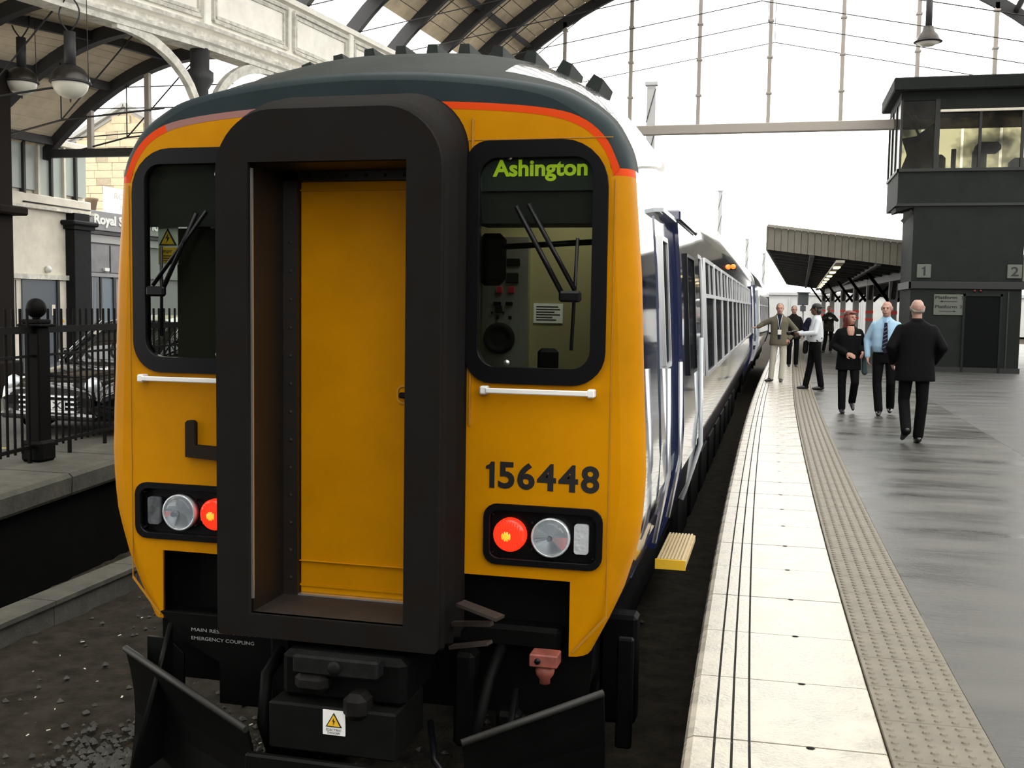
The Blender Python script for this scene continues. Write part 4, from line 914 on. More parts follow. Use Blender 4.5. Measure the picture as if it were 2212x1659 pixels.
# ================================================================== hanging lamps
DOME = mat('lamp_dome', (.05, .045, .04), .3, metal=.6); BOWL = mat('lamp_bowl', (.62, .60, .52), .35)
def globe_lamp(x, y, z, d, label, ztop):
    t = root('globe_lamp', (x, y, z), label=label, cat='lamp', group='globe lamps under the side roof')
    R_ = d/2
    B().lathe((x, y, z), [(R_*1.0, 0)]+[(R_*math.cos(a), R_*.95*math.sin(a)) for a in np.linspace(.05, 1.35, 9)], 24).obj('lamp_dome', DOME, t)
    B().lathe((x, y, z), [(.002, -R_*.88), (.02, -R_*.86)]+[(R_*.93*math.cos(a), -R_*.85*math.sin(a)) for a in np.linspace(1.45, 0.0, 10)], 24).obj('lamp_bowl', BOWL, t)
    B().lathe((x, y, z), [(R_*1.03, -.02), (R_*1.07, -.008), (R_*1.05, .012), (R_*.98, .018)], 24).obj('lamp_rim', RIB, t)
    B().lathe((x, y, z-R_*.87), [(.006, -.05), (.014, -.03), (.014, 0)], 8).obj('finial', RIB, t)
    B().lathe((x, y, z+R_*.9), [(R_*.30, 0), (R_*.30, ztop-z-R_*.9)], 14).obj('stem', RIB, t)
    b = B()
    for s in (-1, 1):
        pts = [(x+s*.02, y, ztop+.0)]+[(x+s*(.02+.16*math.sin(math.pi*k/8)), y, ztop+.55*k/8) for k in range(1, 9)]
        b.tube(pts, .012, 6)
    b.tube([(x, y, ztop+.5), (x, y, lz(x)-.05)], .012, 6)
    b.obj('hanger', RIB, t)
    B().tube([(x+R_*1.1, y, z), (x+R_*1.02, y, lz(x)-.05)], .006, 5).obj('stay_wire', RIB, t)
globe_lamp(-8.44-2.2, 14.5, 5.86, .58, 'larger globe lamp hanging nearer the cream girder', 6.62)
globe_lamp(-12.3, 15.5, 6.13, .52, 'smaller globe lamp hanging at the left edge', 6.85)
def bell_lamp(x, y, z):
    t = root('bell_lamp', (x, y, z), label='bell-shaped pendant lamp hanging before the bright end screen', cat='lamp')
    B().lathe((x, y, z), [(.26, 0), (.25, .05), (.20, .16), (.13, .24), (.11, .34)], 20).obj('lamp_shade', DOME, t)
    B().lathe((x, y, z), [(.002, -.08), (.12, -.06), (.24, 0)], 20).obj('lamp_bowl', BOWL, t)
    B().lathe((x, y, z+.3), [(.07, 0), (.07, .75)], 12).obj('stem', RIB, t)
    B().tube([(x, y, z+1), (x, y, 12.5)], .02, 6).obj('hanger', RIB, t)
    B().lathe((x, y, z), [(.29, .01), (.30, .02), (.29, .03)], 20).obj('lamp_rim', RIB, t)
bell_lamp(2.98, 25, 8.35)
# ================================================================== signal cabin tower on the platform
tw = root('cabin_tower', (5, 31, PZ), label='dark platform cabin tower with a glazed upper room', cat='building')
B().box(3.52, 6.33, 31, 33.6, PZ, 5.45).obj('tower_shaft', TOWR, tw)
B().box(3.46, 6.38, 30.95, 31.0, 3.16, 3.36, c=.015).box(3.46, 3.52, 30.95, 33.6, 3.16, 3.36).obj('band_course', TOWD, tw)
B().box(3.48, 6.36, 30.96, 31, PZ, 1.05).obj('tower_plinth', TOWD, tw)
cb = B().box(3.08, 9, 30.98, 34.0, 5.45, 6.36).box(3.08, 9, 30.98, 34, 8.22, 8.45).obj('cabin_wall', TOWR, tw)
B().box(2.86, 9.2, 30.7, 34.3, 8.45, 8.80, c=.03).obj('cabin_roof', TOWR, tw)
B().box(3.05, 9, 30.94, 30.98, 5.40, 5.47).box(3.04, 9, 30.92, 30.98, 6.32, 6.40).box(3.04, 3.08, 30.92, 34, 6.32, 6.40).obj('cabin_sill', TOWD, tw)
DIRTY = glass('dirty_cabin_glass', (.34, .33, .25), .6, .15)
nt = DIRTY.node_tree; nz = nt.nodes.new('ShaderNodeTexNoise'); nz.inputs['Scale'].default_value = 1.3; nz.inputs['Detail'].default_value = 3; tcn = nt.nodes.new('ShaderNodeTexCoord'); nt.links.new(tcn.outputs['Object'], nz.inputs['Vector'])
crn = nt.nodes.new('ShaderNodeValToRGB'); crn.color_ramp.elements[0].position = .35; crn.color_ramp.elements[0].color = (.14, .14, .12, 1); crn.color_ramp.elements[1].position = .62; crn.color_ramp.elements[1].color = (.66, .64, .54, 1)
nt.links.new(nz.outputs['Fac'], crn.inputs[0])
for n_ in nt.nodes:
    if n_.type == 'BSDF_TRANSPARENT': nt.links.new(crn.outputs[0], n_.inputs['Color'])
for (a, c, zb, zt) in ((3.14, 3.96, 6.40, 8.22), (4.10, 5.07, 6.40, 7.90), (5.14, 6.12, 6.40, 7.90), (6.2, 7.2, 6.40, 7.90), (7.3, 8.9, 6.4, 7.9)):
    B().box(a, c, 31.02, 31.03, zb, zt).obj('cabin_pane', DIRTY, tw)
    B().box(a, c, 33.9, 33.91, 6.40, 8.2).obj('rear_pane', glass('rear_cabin_glass', (.62, .62, .55), .3), tw)
B().box(3.09, 3.10, 31.1, 33.8, 6.42, 8.2).obj('side_pane', DIRTY, tw)
for x in (3.08, 3.96, 5.07, 6.12, 7.2): B().box(x, x+(.06 if x < 3.5 else .13 if x < 4 else .07), 30.96, 31.04, 6.38, 8.24).obj('cabin_mullion', TOWD, tw)
for y in (32.0, 33.0, 33.95): B().box(3.06, 3.12, y-.04, y+.04, 6.38, 8.24).obj('cabin_mullion', TOWD, tw)
B().box(4.08, 9, 30.95, 31.03, 7.98, 8.24).obj('window_head', TOWR, tw); B().box(4.08, 9, 30.90, 30.97, 7.885, 7.955, c=.01).obj('blind_box', PALE, tw)
B().obox((3.22, 31.1, 8.1), (3.58, 31.2, 7.35), .05, .05).obj('window_strut', TOWD, tw)
b = B().box(3.1, 9, 31.05, 33.9, 6.34, 6.40); b.obj('cabin_floor', TOWD, tw)
flat('cabin_blind', [[(3.16, 6.42), (3.98, 6.42), (3.98, 7.65), (3.5, 7.3), (3.15, 7.25), (3.3, 6.8)]], 31.2, 31.24, CABD, tw)
b = B().box(4.1, 4.45, 32.2, 32.6, 6.4, 6.95, c=.1).box(5.2, 5.85, 32.0, 32.5, 6.95, 7.25, c=.1).box(5.15, 5.5, 32.1, 32.5, 6.4, 7.1, c=.08).box(4.6, 4.72, 32.3, 32.4, 6.4, 7.1).box(6.1, 6.9, 32.0, 32.5, 6.4, 6.8, c=.1); b.obj('cabin_furniture', CABD, tw)
tdr = B().box(4.93, 5.80, 30.97, 31.0, PZ, 2.98).obj('tower_door', mat('tower_door_black', (.005, .006, .006), .8, spec=.08), tw)
B().box(4.87, 4.93, 30.95, 31, PZ, 3.04).box(5.80, 5.86, 30.95, 31, PZ, 3.04).box(4.87, 5.86, 30.95, 31, 2.98, 3.04).obj('door_frame', TOWR, tw)
for x in (5.15, 5.30): B().lathe((x, 30.97, 3.12), [(.035, .03), (.035, 0), (.02, -.03)], 10, 'Y').obj('door_lamp', mat('lamp_dull_red', (.12, .015, .012), .5), tw)
B().box(5.98, 6.02, 30.97, 31, PZ+.1, 3.1).obj('drain_pipe', TOWD, tw)
B().obox((3.05, 31.6, 5.30), (3.50, 31.6, 5.42), 1.2, .10).obj('cabin_corbel', TOWR, tw); B().obox((3.25, 31.15, 4.98), (3.5, 31.15, 5.28), .12, .12).obj('cabin_bracket', TOWD, tw)
for (n_, x0) in (('1', 3.66), ('2', 5.94)):
    s_ = B().box(x0, x0+.36, 30.965, 31.0, 3.46, 3.83, c=.01).obj('platform_number_sign', mat('number_sign_grey', (.13, .14, .12), .7, spec=.1)); tag(s_, 'square sign numbered one at the left of the cabin tower' if n_ == '1' else 'square sign numbered two at the right of the cabin tower', 'sign')
    one('number', x0+.12, x0+.22, 3.52, 3.77, 30.965, INK, s_, .5) if n_ == '1' else text('number', n_, x0+.09, x0+.28, 3.52, 3.77, 30.965, INK, s_, bold=.02, depth=.003)
s_ = B().box(4.13, 4.88, 30.97, 31, 2.46, 3.02, c=.006).obj('platform_direction_sign', MATS['number_sign_grey']); tag(s_, 'sign lettered Platform 1 and Platform 2 with arrows beside the tower door', 'sign')
for n_, z_ in (('1', 2.89), ('2', 2.64)): text('lettering', 'Platform', 4.16, 4.72, z_, z_+.09, 30.97, INK, s_, bold=.03, depth=.003); one('number', 4.82, 4.855, z_, z_+.09, 30.97, INK, s_, .55) if n_ == '1' else text('number', n_, 4.79, 4.855, z_, z_+.09, 30.97, INK, s_, bold=.03, depth=.003)
B().box(4.32, 4.72, 30.966, 30.97, 2.82, 2.836).obj('arrow', INK, s_); flat('arrow_head', [[(4.27, 2.828), (4.35, 2.80), (4.35, 2.856)]], 30.966, 30.97, INK, s_)
B().box(4.27, 4.66, 30.966, 30.97, 2.555, 2.571).obj('arrow', INK, s_); flat('arrow_head', [[(4.71, 2.563), (4.63, 2.535), (4.63, 2.591)]], 30.966, 30.97, INK, s_)
# ================================================================== platform canopy
cn = root('platform_canopy', (3.5, 45, PZ), label='flat platform canopy with boarded fascia beyond the end screen', cat='canopy')
def cxl(y): return -.36+.021*(y-35)
def cz(x, y): return 4.45-.125*(x-cxl(y))
CY = [35, 42, 50, 60, 72, 86]
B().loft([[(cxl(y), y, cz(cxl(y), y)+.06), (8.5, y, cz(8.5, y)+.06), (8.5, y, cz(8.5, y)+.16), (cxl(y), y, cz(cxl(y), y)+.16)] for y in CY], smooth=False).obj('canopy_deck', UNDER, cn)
x = cxl(35); i = 0
while x < 8.4:
    xe = x+.205; q = [(x+.006, cz(x, 35)-.02), (xe-.006, cz(xe, 35)-.02), (xe-.006, cz(xe, 35)+.70), (x+.006, cz(x, 35)+.70)]
    flat('fascia_board', [q], 34.94+(.012 if i % 2 else 0), 34.99, FASC, cn); x = xe; i += 1
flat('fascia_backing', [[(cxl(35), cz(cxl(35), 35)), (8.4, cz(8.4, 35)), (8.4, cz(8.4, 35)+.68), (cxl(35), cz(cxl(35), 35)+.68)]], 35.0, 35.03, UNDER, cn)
B().obox((cxl(35)-.02, 34.93, cz(cxl(35), 35)+.73), (8.45, 34.93, cz(8.45, 35)+.73), .16, .08).obj('fascia_cap', mat('fascia_cap', (.36, .34, .29), .6), cn)
B().loft([[(cxl(y)-.05, y, cz(cxl(y), y)-.03), (cxl(y)+.0, y, cz(cxl(y), y)-.03), (cxl(y)+.0, y, cz(cxl(y), y)+.74), (cxl(y)-.05, y, cz(cxl(y), y)+.74)] for y in CY], smooth=False).obj('edge_fascia', FASC, cn)
y = 36.5
while y < 84:
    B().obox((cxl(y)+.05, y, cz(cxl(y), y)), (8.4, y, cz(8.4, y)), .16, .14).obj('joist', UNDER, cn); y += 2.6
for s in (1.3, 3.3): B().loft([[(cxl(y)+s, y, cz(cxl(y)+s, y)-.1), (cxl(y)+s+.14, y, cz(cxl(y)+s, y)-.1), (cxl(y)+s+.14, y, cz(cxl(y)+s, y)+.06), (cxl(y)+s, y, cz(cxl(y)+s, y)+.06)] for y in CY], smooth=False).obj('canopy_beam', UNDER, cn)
tr = B().loft([[(cxl(y)+2.1, y, cz(cxl(y)+2.1, y)-.16), (cxl(y)+2.36, y, cz(cxl(y)+2.1, y)-.16), (cxl(y)+2.36, y, cz(cxl(y)+2.1, y)-.08), (cxl(y)+2.1, y, cz(cxl(y)+2.1, y)-.08)] for y in CY], smooth=False).obj('lighting_trunk', PALE, cn)
for k in range(8):
    y = 38.5+k*5; x = cxl(y)+2.23; B().box(x-.10, x+.10, y-.5, y+.5, cz(x, y)-.20, cz(x, y)-.16, c=.01).obj('strip_light', mat('strip_light', (.9, .85, .6), .4, emit=(1, .85, .5), estr=2.2), tr)
for k, (x, y) in enumerate([(4.16, 42), (3.98, 50), (3.94, 58), (3.76, 66), (3.52, 74), (3.3, 82)]):
    zt = cz(x, y); co = B().box(x-.15, x+.15, y-.15, y+.15, PZ, zt, c=.02).obj('canopy_column', mat('column_paint', (.20, .19, .175), .6), cn)
    for z in (2.08, 2.42): B().box(x-.16, x+.16, y-.16, y+.16, z, z+.12).obj('red_band', RED, co)
    b = B()
    for s in (-1, 1):
        for sy in (-1, 1): b.obox((x+s*.15, y, zt-1.0), (x+s*1.0, y, zt-.12*s+.02), .14, .12); b.obox((x, y+sy*.12, zt-.9), (x, y+sy*.9, zt+.0), .14, .12)
    b.obj('bracket', UNDER, co)
B().loft([[(4.25-.017*(y-35)-.15, y, cz(4, y)-.30), (4.25-.017*(y-35)+.15, y, cz(4, y)-.30), (4.25-.017*(y-35)+.15, y, cz(4, y)+.05), (4.25-.017*(y-35)-.15, y, cz(4, y)+.05)] for y in CY], smooth=False).obj('valley_beam', UNDER, cn)
# ================================================================== outdoors beyond the shed
def mast(x, y, zt, w, label, arm=0):
    t = root('overhead_line_mast', (x, y, 0), label=label, cat='mast', group='overhead line masts')
    B().box(x-w/2, x+w/2, y-w*.3, y+w*.3, -.2, zt, c=.02).obj('post', OUTM, t)
    B().box(x-w*.7, x+w*.7, y-w*.5, y+w*.5, zt-.06, zt+.06).obj('post_cap', OUTM, t)
    b = B()
    for k in range(int(zt/1.6)): b.obox((x-w/2, y-w*.31, zt-1.6*(k+1)+.2), (x+w/2, y-w*.31, zt-1.6*k-.2), .03, .03)
    b.obj('lacing', TOWD, t)
    if arm:
        B().obox((x, y, zt-arm*.6), (x+2.4, y, zt-arm*.2), .06, .06).obox((x, y, zt-arm), (x+2.4, y, zt-arm*.9), .05, .05).obj('cantilever', OUTM, t)
mast(-4.76, 40, 10.75, .32, 'tallest overhead line mast, just beyond the end screen'); mast(-4.3, 80, 11.1, .28, 'middle overhead line mast rising beyond the train roof'); mast(-3.2, 112, 9.6, .3, 'slim distant overhead mast right of the train roof', 1.5); mast(-1.55, 117, 8.4, .3, 'farthest overhead mast above the second car', 1.5)
for k, (x, z) in enumerate(((-2.6, 6.6), (-2.6, 7.6))):
    tag(B().tube([(x-4.0, 34, z+1.4), (x-1.5, 80, z), (x+2.5, 130, z)], .010, 5).obj('overhead_wire', OUTM), ['lower', 'upper'][k]+' overhead wire strung above the train', 'wire')
sgn = root('colour_light_signal', (1.35, 60, PZ), label='grey colour light signal on a post at the platform end', cat='signal')
B().box(1.05, 1.62, 59.8, 60.2, 2.78, 3.45, c=.03).obj('signal_head', mat('signal_grey', (.10, .11, .12), .6), sgn); B().lathe((1.35, 60, PZ), [(.06, 0), (.06, 1.9)], 10).obj('signal_post', OUTM, sgn); B().box(1.2, 1.5, 59.85, 60.15, 2.45, 2.75, c=.02).obj('signal_box', MATS['signal_grey'], sgn)
B().box(1.0, 1.7, 59.6, 59.8, 3.42, 3.48).obj('signal_hood', MATS['signal_grey'], sgn)
fw = root('far_fence', (6, 96, PZ), label='pale concrete panel fence far beyond the canopy columns', cat='fence')
for k in range(12): B().box(-3+k*2.0, -1.05+k*2.0, 96, 96.1, PZ, 3.3+.1*(k % 2)).obj('fence_panel', OUTC, fw); B().box(-1.05+k*2.0, -.95+k*2.0, 95.9, 96.1, PZ, 3.6).obj('fence_post', OUTM, fw)
fb = root('far_shed', (14, 120, 0), label='long pale industrial shed on the horizon behind the canopy columns', cat='building')
B().box(-8, 30, 120, 135, 0, 4.2).obj('shed_wall', OUTC, fb); B().obox((-8.5, 120, 4.2), (30.5, 120, 4.2), .5, .3).obj('shed_eaves', OUTM, fb)
for k in range(9): B().box(-6+k*3.2, -4.4+k*3.2, 119.9, 120, 1.6, 3.2).obj('window', OUTM, fb)
tag(B().box(-40, -13, 100, 110, 0, 3.5).obj('far_wall', OUTC), 'long low pale wall beyond the tracks on the left', 'wall')
# ================================================================== parked cars
def car_body(name, loc, rz, paint, label, plate=None, Lc=4.2):
    t = root(name, loc, rz, label=label, cat='car', group='cars parked behind the fence')
    hw = .86
    st = [(0.0, .60, .28, .55), (.05, .74, .22, .62), (.25, .82, .18, .70), (.75, .86, .17, .78), (1.15, .87, .17, .86), (1.9, .87, .17, .90), (2.9, .87, .17, .91), (3.6, .86, .18, .92), (4.0, .80, .22, .88), (4.18, .68, .30, .78)]
    k = Lc/4.2; secs = []
    for x, w, zb, zs in st:
        h = [(w*.80, zb), (w*.97, zb+.06), (w, zb+.2), (w, zs-.18), (w*.96, zs-.05), (w*.82, zs), (w*.4, zs+.025), (0, zs+.03)]
        full = [(-a, z) for a, z in h[:-1]]+h[::-1]
        secs.append([(x*k, a, z) for a, z in full])
    B().loft(secs).obj('body', paint, t, local=True)
    gs = [(1.1, .72, .84, .86), (1.75, .70, .84, 1.36), (2.2, .70, .86, 1.42), (2.9, .70, .88, 1.42), (3.4, .68, .88, 1.34), (3.95, .62, .88, .92)]
    secs = []
    for x, w, zb, zt in gs:
        f_ = (zt-.85)/.57; h = [(w+.08, zb-.05), (w+.07-.14*f_*.3, zb+(zt-zb)*.5), (w-.12*f_, zt-.03), (w*.6, zt+.01), (0, zt+.02)]
        full = [(-a, z) for a, z in h[:-1]]+h[::-1]; secs.append([(x*k, a, z) for a, z in full])
    B().loft(secs).obj('windows', mat('car_glass', (.01, .012, .013), .04, spec=.8), t, local=True)
    secs = []
    for x, w, zb, zt in gs[1:5]: secs.append([(x*k, -w*.86, zt-.015), (x*k, -w*.55, zt+.03), (x*k, w*.55, zt+.03), (x*k, w*.86, zt-.015)])
    B().loft(secs, smooth=False).obj('roof_panel', paint, t, local=True)
    for s in (-1, 1):
        B().tube([(1.12*k, s*.74, .86), (1.75*k, s*.64, 1.37)], .03, 6).tube([(2.45*k, s*.79, .88), (2.45*k, s*.63, 1.40)], .028, 6).obj('pillar', paint, t, local=True)
        B().box(1.28*k, 1.42*k, s*.9-.07, s*.9+.07, .90, 1.0, c=.03).obj('wing_mirror', paint, t, local=True)
        B().lathe((.06, s*.58, .62), [(.07, .08), (.11, .02), (.09, -.03), (.02, -.05)], 14, 'X').obj('headlight', REFL, t, local=True)
        for wx in (.78, 3.35):
            w = B().lathe((wx*k, s*.80, .31), [(.17, -.09), (.29, -.09), (.315, -.05), (.315, .05), (.29, .09), (.17, .09)], 24, 'Y').obj('wheel', RUB, t, local=True)
            b = B().lathe((wx*k, s*.80, .31), [(.05, -.085), (.06, .085)], 10, 'Y')
            for q in range(7):
                a = 2*math.pi*q/7; b.obox((wx*k, s*.885, .31), (wx*k+.17*math.cos(a), s*.885, .31+.17*math.sin(a)), .035, .03, up=(0, 1, 0))
            b.obj('alloy_rim', ALU, w, local=True)
            B().lathe((wx*k, s*.858, .33), [(.34, -.01), (.37, 0), (.34, .012)], 24, 'Y').obj('wheel_arch', RUB, t, local=True)
    for z in (.30, .36, .42, .48): B().box(-.03, .03, -.42, .42, z, z+.02).obj('grille_slat', ALU, t, local=True)
    B().box(-.05, .2, -.70, .70, .20, .29, c=.03).obj('bumper', paint, t, local=True)
    B().box(1.0*k, 3.2*k, -.885, .885, .17, .24, c=.01).obj('side_skirt', RUB, t, local=True)
    if plate:
        p = B().box(-.045, -.035, -.26, .26, .33, .44).obj('number_plate', SIGNW, t, local=True)
        cu = bpy.data.curves.new('tmp', 'FONT'); cu.body = plate; cu.extrude = .01
        o_ = bpy.data.objects.new('tmp', cu); COL.objects.link(o_); me = eval_mesh(o_); bpy.data.objects.remove(o_); bpy.data.curves.remove(cu)
        co = np.empty(len(me.vertices)*3); me.vertices.foreach_get('co', co); co = co.reshape(-1, 3); mn, mx = co.min(0), co.max(0)
        u = (co[:, 0]-mn[0])/(mx[0]-mn[0]); v = (co[:, 1]-mn[1])/(mx[1]-mn[1])
        me.vertices.foreach_set('co', np.stack([np.where(co[:, 2] > 0, -.049, -.045), .22-.44*u, .345+.08*v], 1).ravel()); me.materials.clear(); me.update()
        link(me, 'plate_lettering', INK, p, local=True)
    return t
PAINT1 = mat('car_black', (.006, .006, .008), .08, coat=1.0); PAINT2 = mat('car_blue_grey', (.075, .105, .125), .25, coat=.8)
car_body('parked_car', (-8.47, 11.05, PZ-.02), math.pi/2-.06, PAINT1, 'black parked car facing the fence, left of the ball-topped post', 'N7 X')
car_body('parked_car', (-11.25, 15.75, PZ-.02), math.radians(30), PAINT2, 'blue-grey parked car seen side-on behind the railings, right of the post')

# ================================================================== people
SKINM = mat('skin', (.42, .22, .155), .55); SKIN2 = mat('skin_red', (.38, .21, .16), .5)
HAIRG = mat('hair_grey', (.16, .14, .12), .7); HAIRB = mat('hair_black', (.008, .007, .006), .5); HAIRA = mat('hair_auburn', (.11, .022, .012), .45)
def cap_(b, p0, r0, p1, r1, n=12):
    p0, p1 = Vector(p0), Vector(p1); d = (p1-p0); L = d.length or 1e-4; d = d/L
    pts, rs = [], []
    for a in (-80, -55, -30): pts.append(p0+d*r0*math.sin(math.radians(a))); rs.append(r0*math.cos(math.radians(a)))
    pts.append(p0); rs.append(r0); pts.append(p1); rs.append(r1)
    for a in (30, 55, 80): pts.append(p1+d*r1*math.sin(math.radians(a))); rs.append(r1*math.cos(math.radians(a)))
    b.tube(pts, rs, n)
def ell_(b, c, r, n=14):
    vs = []; fs = []; m = n//2
    for i in range(1, m):
        t = math.pi*i/m
        for k in range(n): vs.append((c[0]+r[0]*math.sin(t)*math.cos(2*math.pi*k/n), c[1]+r[1]*math.sin(t)*math.sin(2*math.pi*k/n), c[2]+r[2]*math.cos(t)))
    for i in range(m-2):
        for k in range(n): fs.append((i*n+k, i*n+(k+1) % n, (i+1)*n+(k+1) % n, (i+1)*n+k))
    fs.append(list(range(n))[::-1]); fs.append([(m-2)*n+k for k in range(n)])
    b.add(vs, fs, 0, True)
def stack_(b, rows, n=20):
    secs = [[(cx+rx*math.copysign(abs(math.cos(2*math.pi*k/n))**.85, math.cos(2*math.pi*k/n)), cy+ry*math.copysign(abs(math.sin(2*math.pi*k/n))**.85, math.sin(2*math.pi*k/n)), z) for k in range(n)] for cx, cy, z, rx, ry in rows]
    b.loft(secs)
def solid(b, name, material, parent, voxel=.012, smooth=4):
    me = b.mesh('tmp'); o = bpy.data.objects.new('tmp', me); COL.objects.link(o)
    m = o.modifiers.new('r', 'REMESH'); m.mode = 'VOXEL'; m.voxel_size = voxel; m.use_smooth_shade = True
    s = o.modifiers.new('s', 'SMOOTH'); s.factor = .5; s.iterations = smooth
    r = eval_mesh(o); bpy.data.objects.remove(o); bpy.data.meshes.remove(me); r.materials.clear(); r.name = name
    return link(r, name, material, parent, local=True)
def hand_(b, w, d, n, thumb, curl=.5):
    """w wrist, d hand direction, n palm normal, thumb side vector"""
    w, d, n, th = Vector(w), Vector(d).normalized(), Vector(n).normalized(), Vector(thumb).normalized()
    cap_(b, w-d*.02, .026, w+d*.03, .027); cap_(b, w+d*.045-th*.018, .019, w+d*.085-th*.026, .016); cap_(b, w+d*.045+th*.016, .020, w+d*.085+th*.020, .016); cap_(b, w+d*.05, .02, w+d*.088, .017)
    for i, L in enumerate((.068, .076, .070, .055)):
        o = w+d*.088+th*(.028-.0185*i); a = curl*.6; b1 = o+(d*math.cos(a)+n*math.sin(a))*L*.5; a2 = curl*1.7; c1 = b1+(d*math.cos(a2)+n*math.sin(a2))*L*.5
        cap_(b, o, .0098, b1, .0092, 8); cap_(b, b1, .0092, c1, .0080, 8)
    o = w+d*.03+th*.026; m1 = o+(d*.6+th*.75).normalized()*.045; cap_(b, o, .013, m1, .011, 8); cap_(b, m1, .011, m1+(d*.95+n*.3).normalized()*.033, .0088, 8)
def person(label, loc, rz, Hh, top_mat, leg_mat, hair=None, hair_mat=None, skin=SKINM, J=None, top='jacket', head_turn=0.0, shoe_mat=None, hem=.80, bulk=1.0, belly=.0, hands=True, vox=.0085):
    t = root('person', loc, rz, label=label, cat='person', group='people on the platform'); k = Hh/1.75
    j = dict(hr=(-.09, 0, .93), kr=(-.10, -.01, .50), ar=(-.10, .02, .09), hl=(.09, 0, .93), kl=(.10, -.01, .50), al=(.10, .02, .09), fr=(0, -1, 0), fl=(0, -1, 0),
             sr=(-.158*bulk, 0, 1.385), er=(-.25*bulk, .03, 1.15), wr=(-.25*bulk, -.03, .90), sl=(.158*bulk, 0, 1.385), el=(.25*bulk, .03, 1.15), wl=(.25*bulk, -.03, .90), nr=(1, 0, 0), nl=(-1, 0, 0), hd=(0, -.01, 1.640), cr=.5, cl=.5)
    if J: j.update(J)
    S = lambda p: (p[0]*k, p[1]*k, p[2]*k)
    hd = Vector(S(j['hd'])); R_ = Matrix.Rotation(head_turn, 3, 'Z')
    hp = lambda x, y, z: tuple(hd+R_ @ Vector((x*k, y*k, z*k)))
    b = B()                                              # body: one continuous figure
    stack_(b, [(0, 0, .86*k, .13*k, .09*k), (0, 0, 1.0*k, .135*k, .085*k), (0, 0, 1.2*k, .14*k, .085*k), (0, .0, 1.38*k, .15*k, .08*k), (0, .01, 1.45*k, .09*k, .06*k)])
    for s in 'rl':
        cap_(b, S(j['h'+s]), .075*k, S(j['k'+s]), .05*k); cap_(b, S(j['k'+s]), .05*k, S(j['a'+s]), .036*k); a = Vector(S(j['a'+s])); f_ = Vector(j['f'+s]); cap_(b, a, .032*k, a+f_*.02*k-Vector((0, 0, .02*k)), .030*k)
        cap_(b, S(j['s'+s]), .040*k, S(j['e'+s]), .034*k); cap_(b, S(j['e'+s]), .034*k, S(j['w'+s]), .026*k)
        cap_(b, (0, 0, 1.39*k), .05*k, S(j['s'+s]), .040*k)
        if hands:
            e, w = Vector(S(j['e'+s])), Vector(S(j['w'+s])); d = Vector(j.get('d'+s, (w-e))).normalized(); n = Vector(j['n'+s]).normalized(); n = (n-d*n.dot(d)).normalized(); th = d.cross(n)*(1 if s == 'l' else -1)
            if 't'+s in j: th = Vector(j['t'+s])
            hand_(b, w, d, n, th, j['c'+s])
    cap_(b, (0, .01*k, 1.43*k), .062*k, hp(0, .015, -.07), .056*k)
    for c, r in (((0, .012, .012), (.076, .096, .098)), ((0, -.018, -.045), (.064, .076, .078)), ((0, -.035, -.088), (.047, .052, .042))):
        q = B(); ell_(q, (0, 0, 0), tuple(v*k for v in r)); b.add([tuple(Vector(hp(*c))+R_ @ Vector(p)) for p in q.v], q.f, 0, True)
    cap_(b, hp(0, -.092, .0), .009*k, hp(0, -.116, -.036), .014*k, 8); cap_(b, hp(-.03, -.078, .018), .014*k, hp(.03, -.078, .018), .014*k, 8); cap_(b, hp(-.018, -.088, -.070), .010*k, hp(.018, -.088, -.070), .010*k, 8)
    for s in (-1, 1): cap_(b, hp(s*.080, .012, .012), .013*k, hp(s*.078, .008, -.028), .010*k, 8)
    solid(b, 'body', skin, t, vox, 2)
    b = B()
    for s in (-1, 1): ell_(b, hp(s*.031, -.087, -.006), (.011*k, .006*k, .006*k), 8)
    b.obox(hp(-.022, -.0965, -.070), hp(.022, -.0965, -.070), .004*k, .005*k)
    b.obj('face_features', mat('eye_dark', (.03, .018, .015), .5), t, local=True)
    b = B()                                              # trousers
    stack_(b, [(0, 0, .80*k, .155*k*bulk, .105*k), (0, 0, .90*k, .168*k*bulk, .115*k), (0, 0, 1.0*k, .158*k*bulk, .108*k), (0, 0, 1.06*k, .15*k*bulk, .10*k)])
    for s in 'rl':
        a = Vector(S(j['a'+s])); kn = Vector(S(j['k'+s])); cap_(b, S(j['h'+s]), .094*k, kn, .070*k); cap_(b, kn, .070*k, a+Vector((0, 0, .0))+(kn-a).normalized()*.0, .064*k)
    solid(b, 'trousers', leg_mat, t, .012)
    for s in 'rl':
        a = Vector(S(j['a'+s])); f_ = Vector(j['f'+s]).normalized(); b = B(); dn = Vector((0, 0, -1)) if abs(f_.z) < .5 else Vector((0, 0, -.3))
        cap_(b, a+dn*.045*k-f_*.03*k, .042*k, a+dn*.05*k+f_*.06*k, .044*k); cap_(b, a+dn*.05*k+f_*.06*k, .044*k, a+dn*.062*k+f_*.155*k, .028*k); cap_(b, a, .045*k, a+dn*.05*k, .045*k)
        sh = solid(b, 'shoe', shoe_mat or mat('shoe_black', (.008, .008, .008), .3), t, .009, 3)
    b = B()                                              # upper garment
    z0 = hem if top == 'jacket' else .97
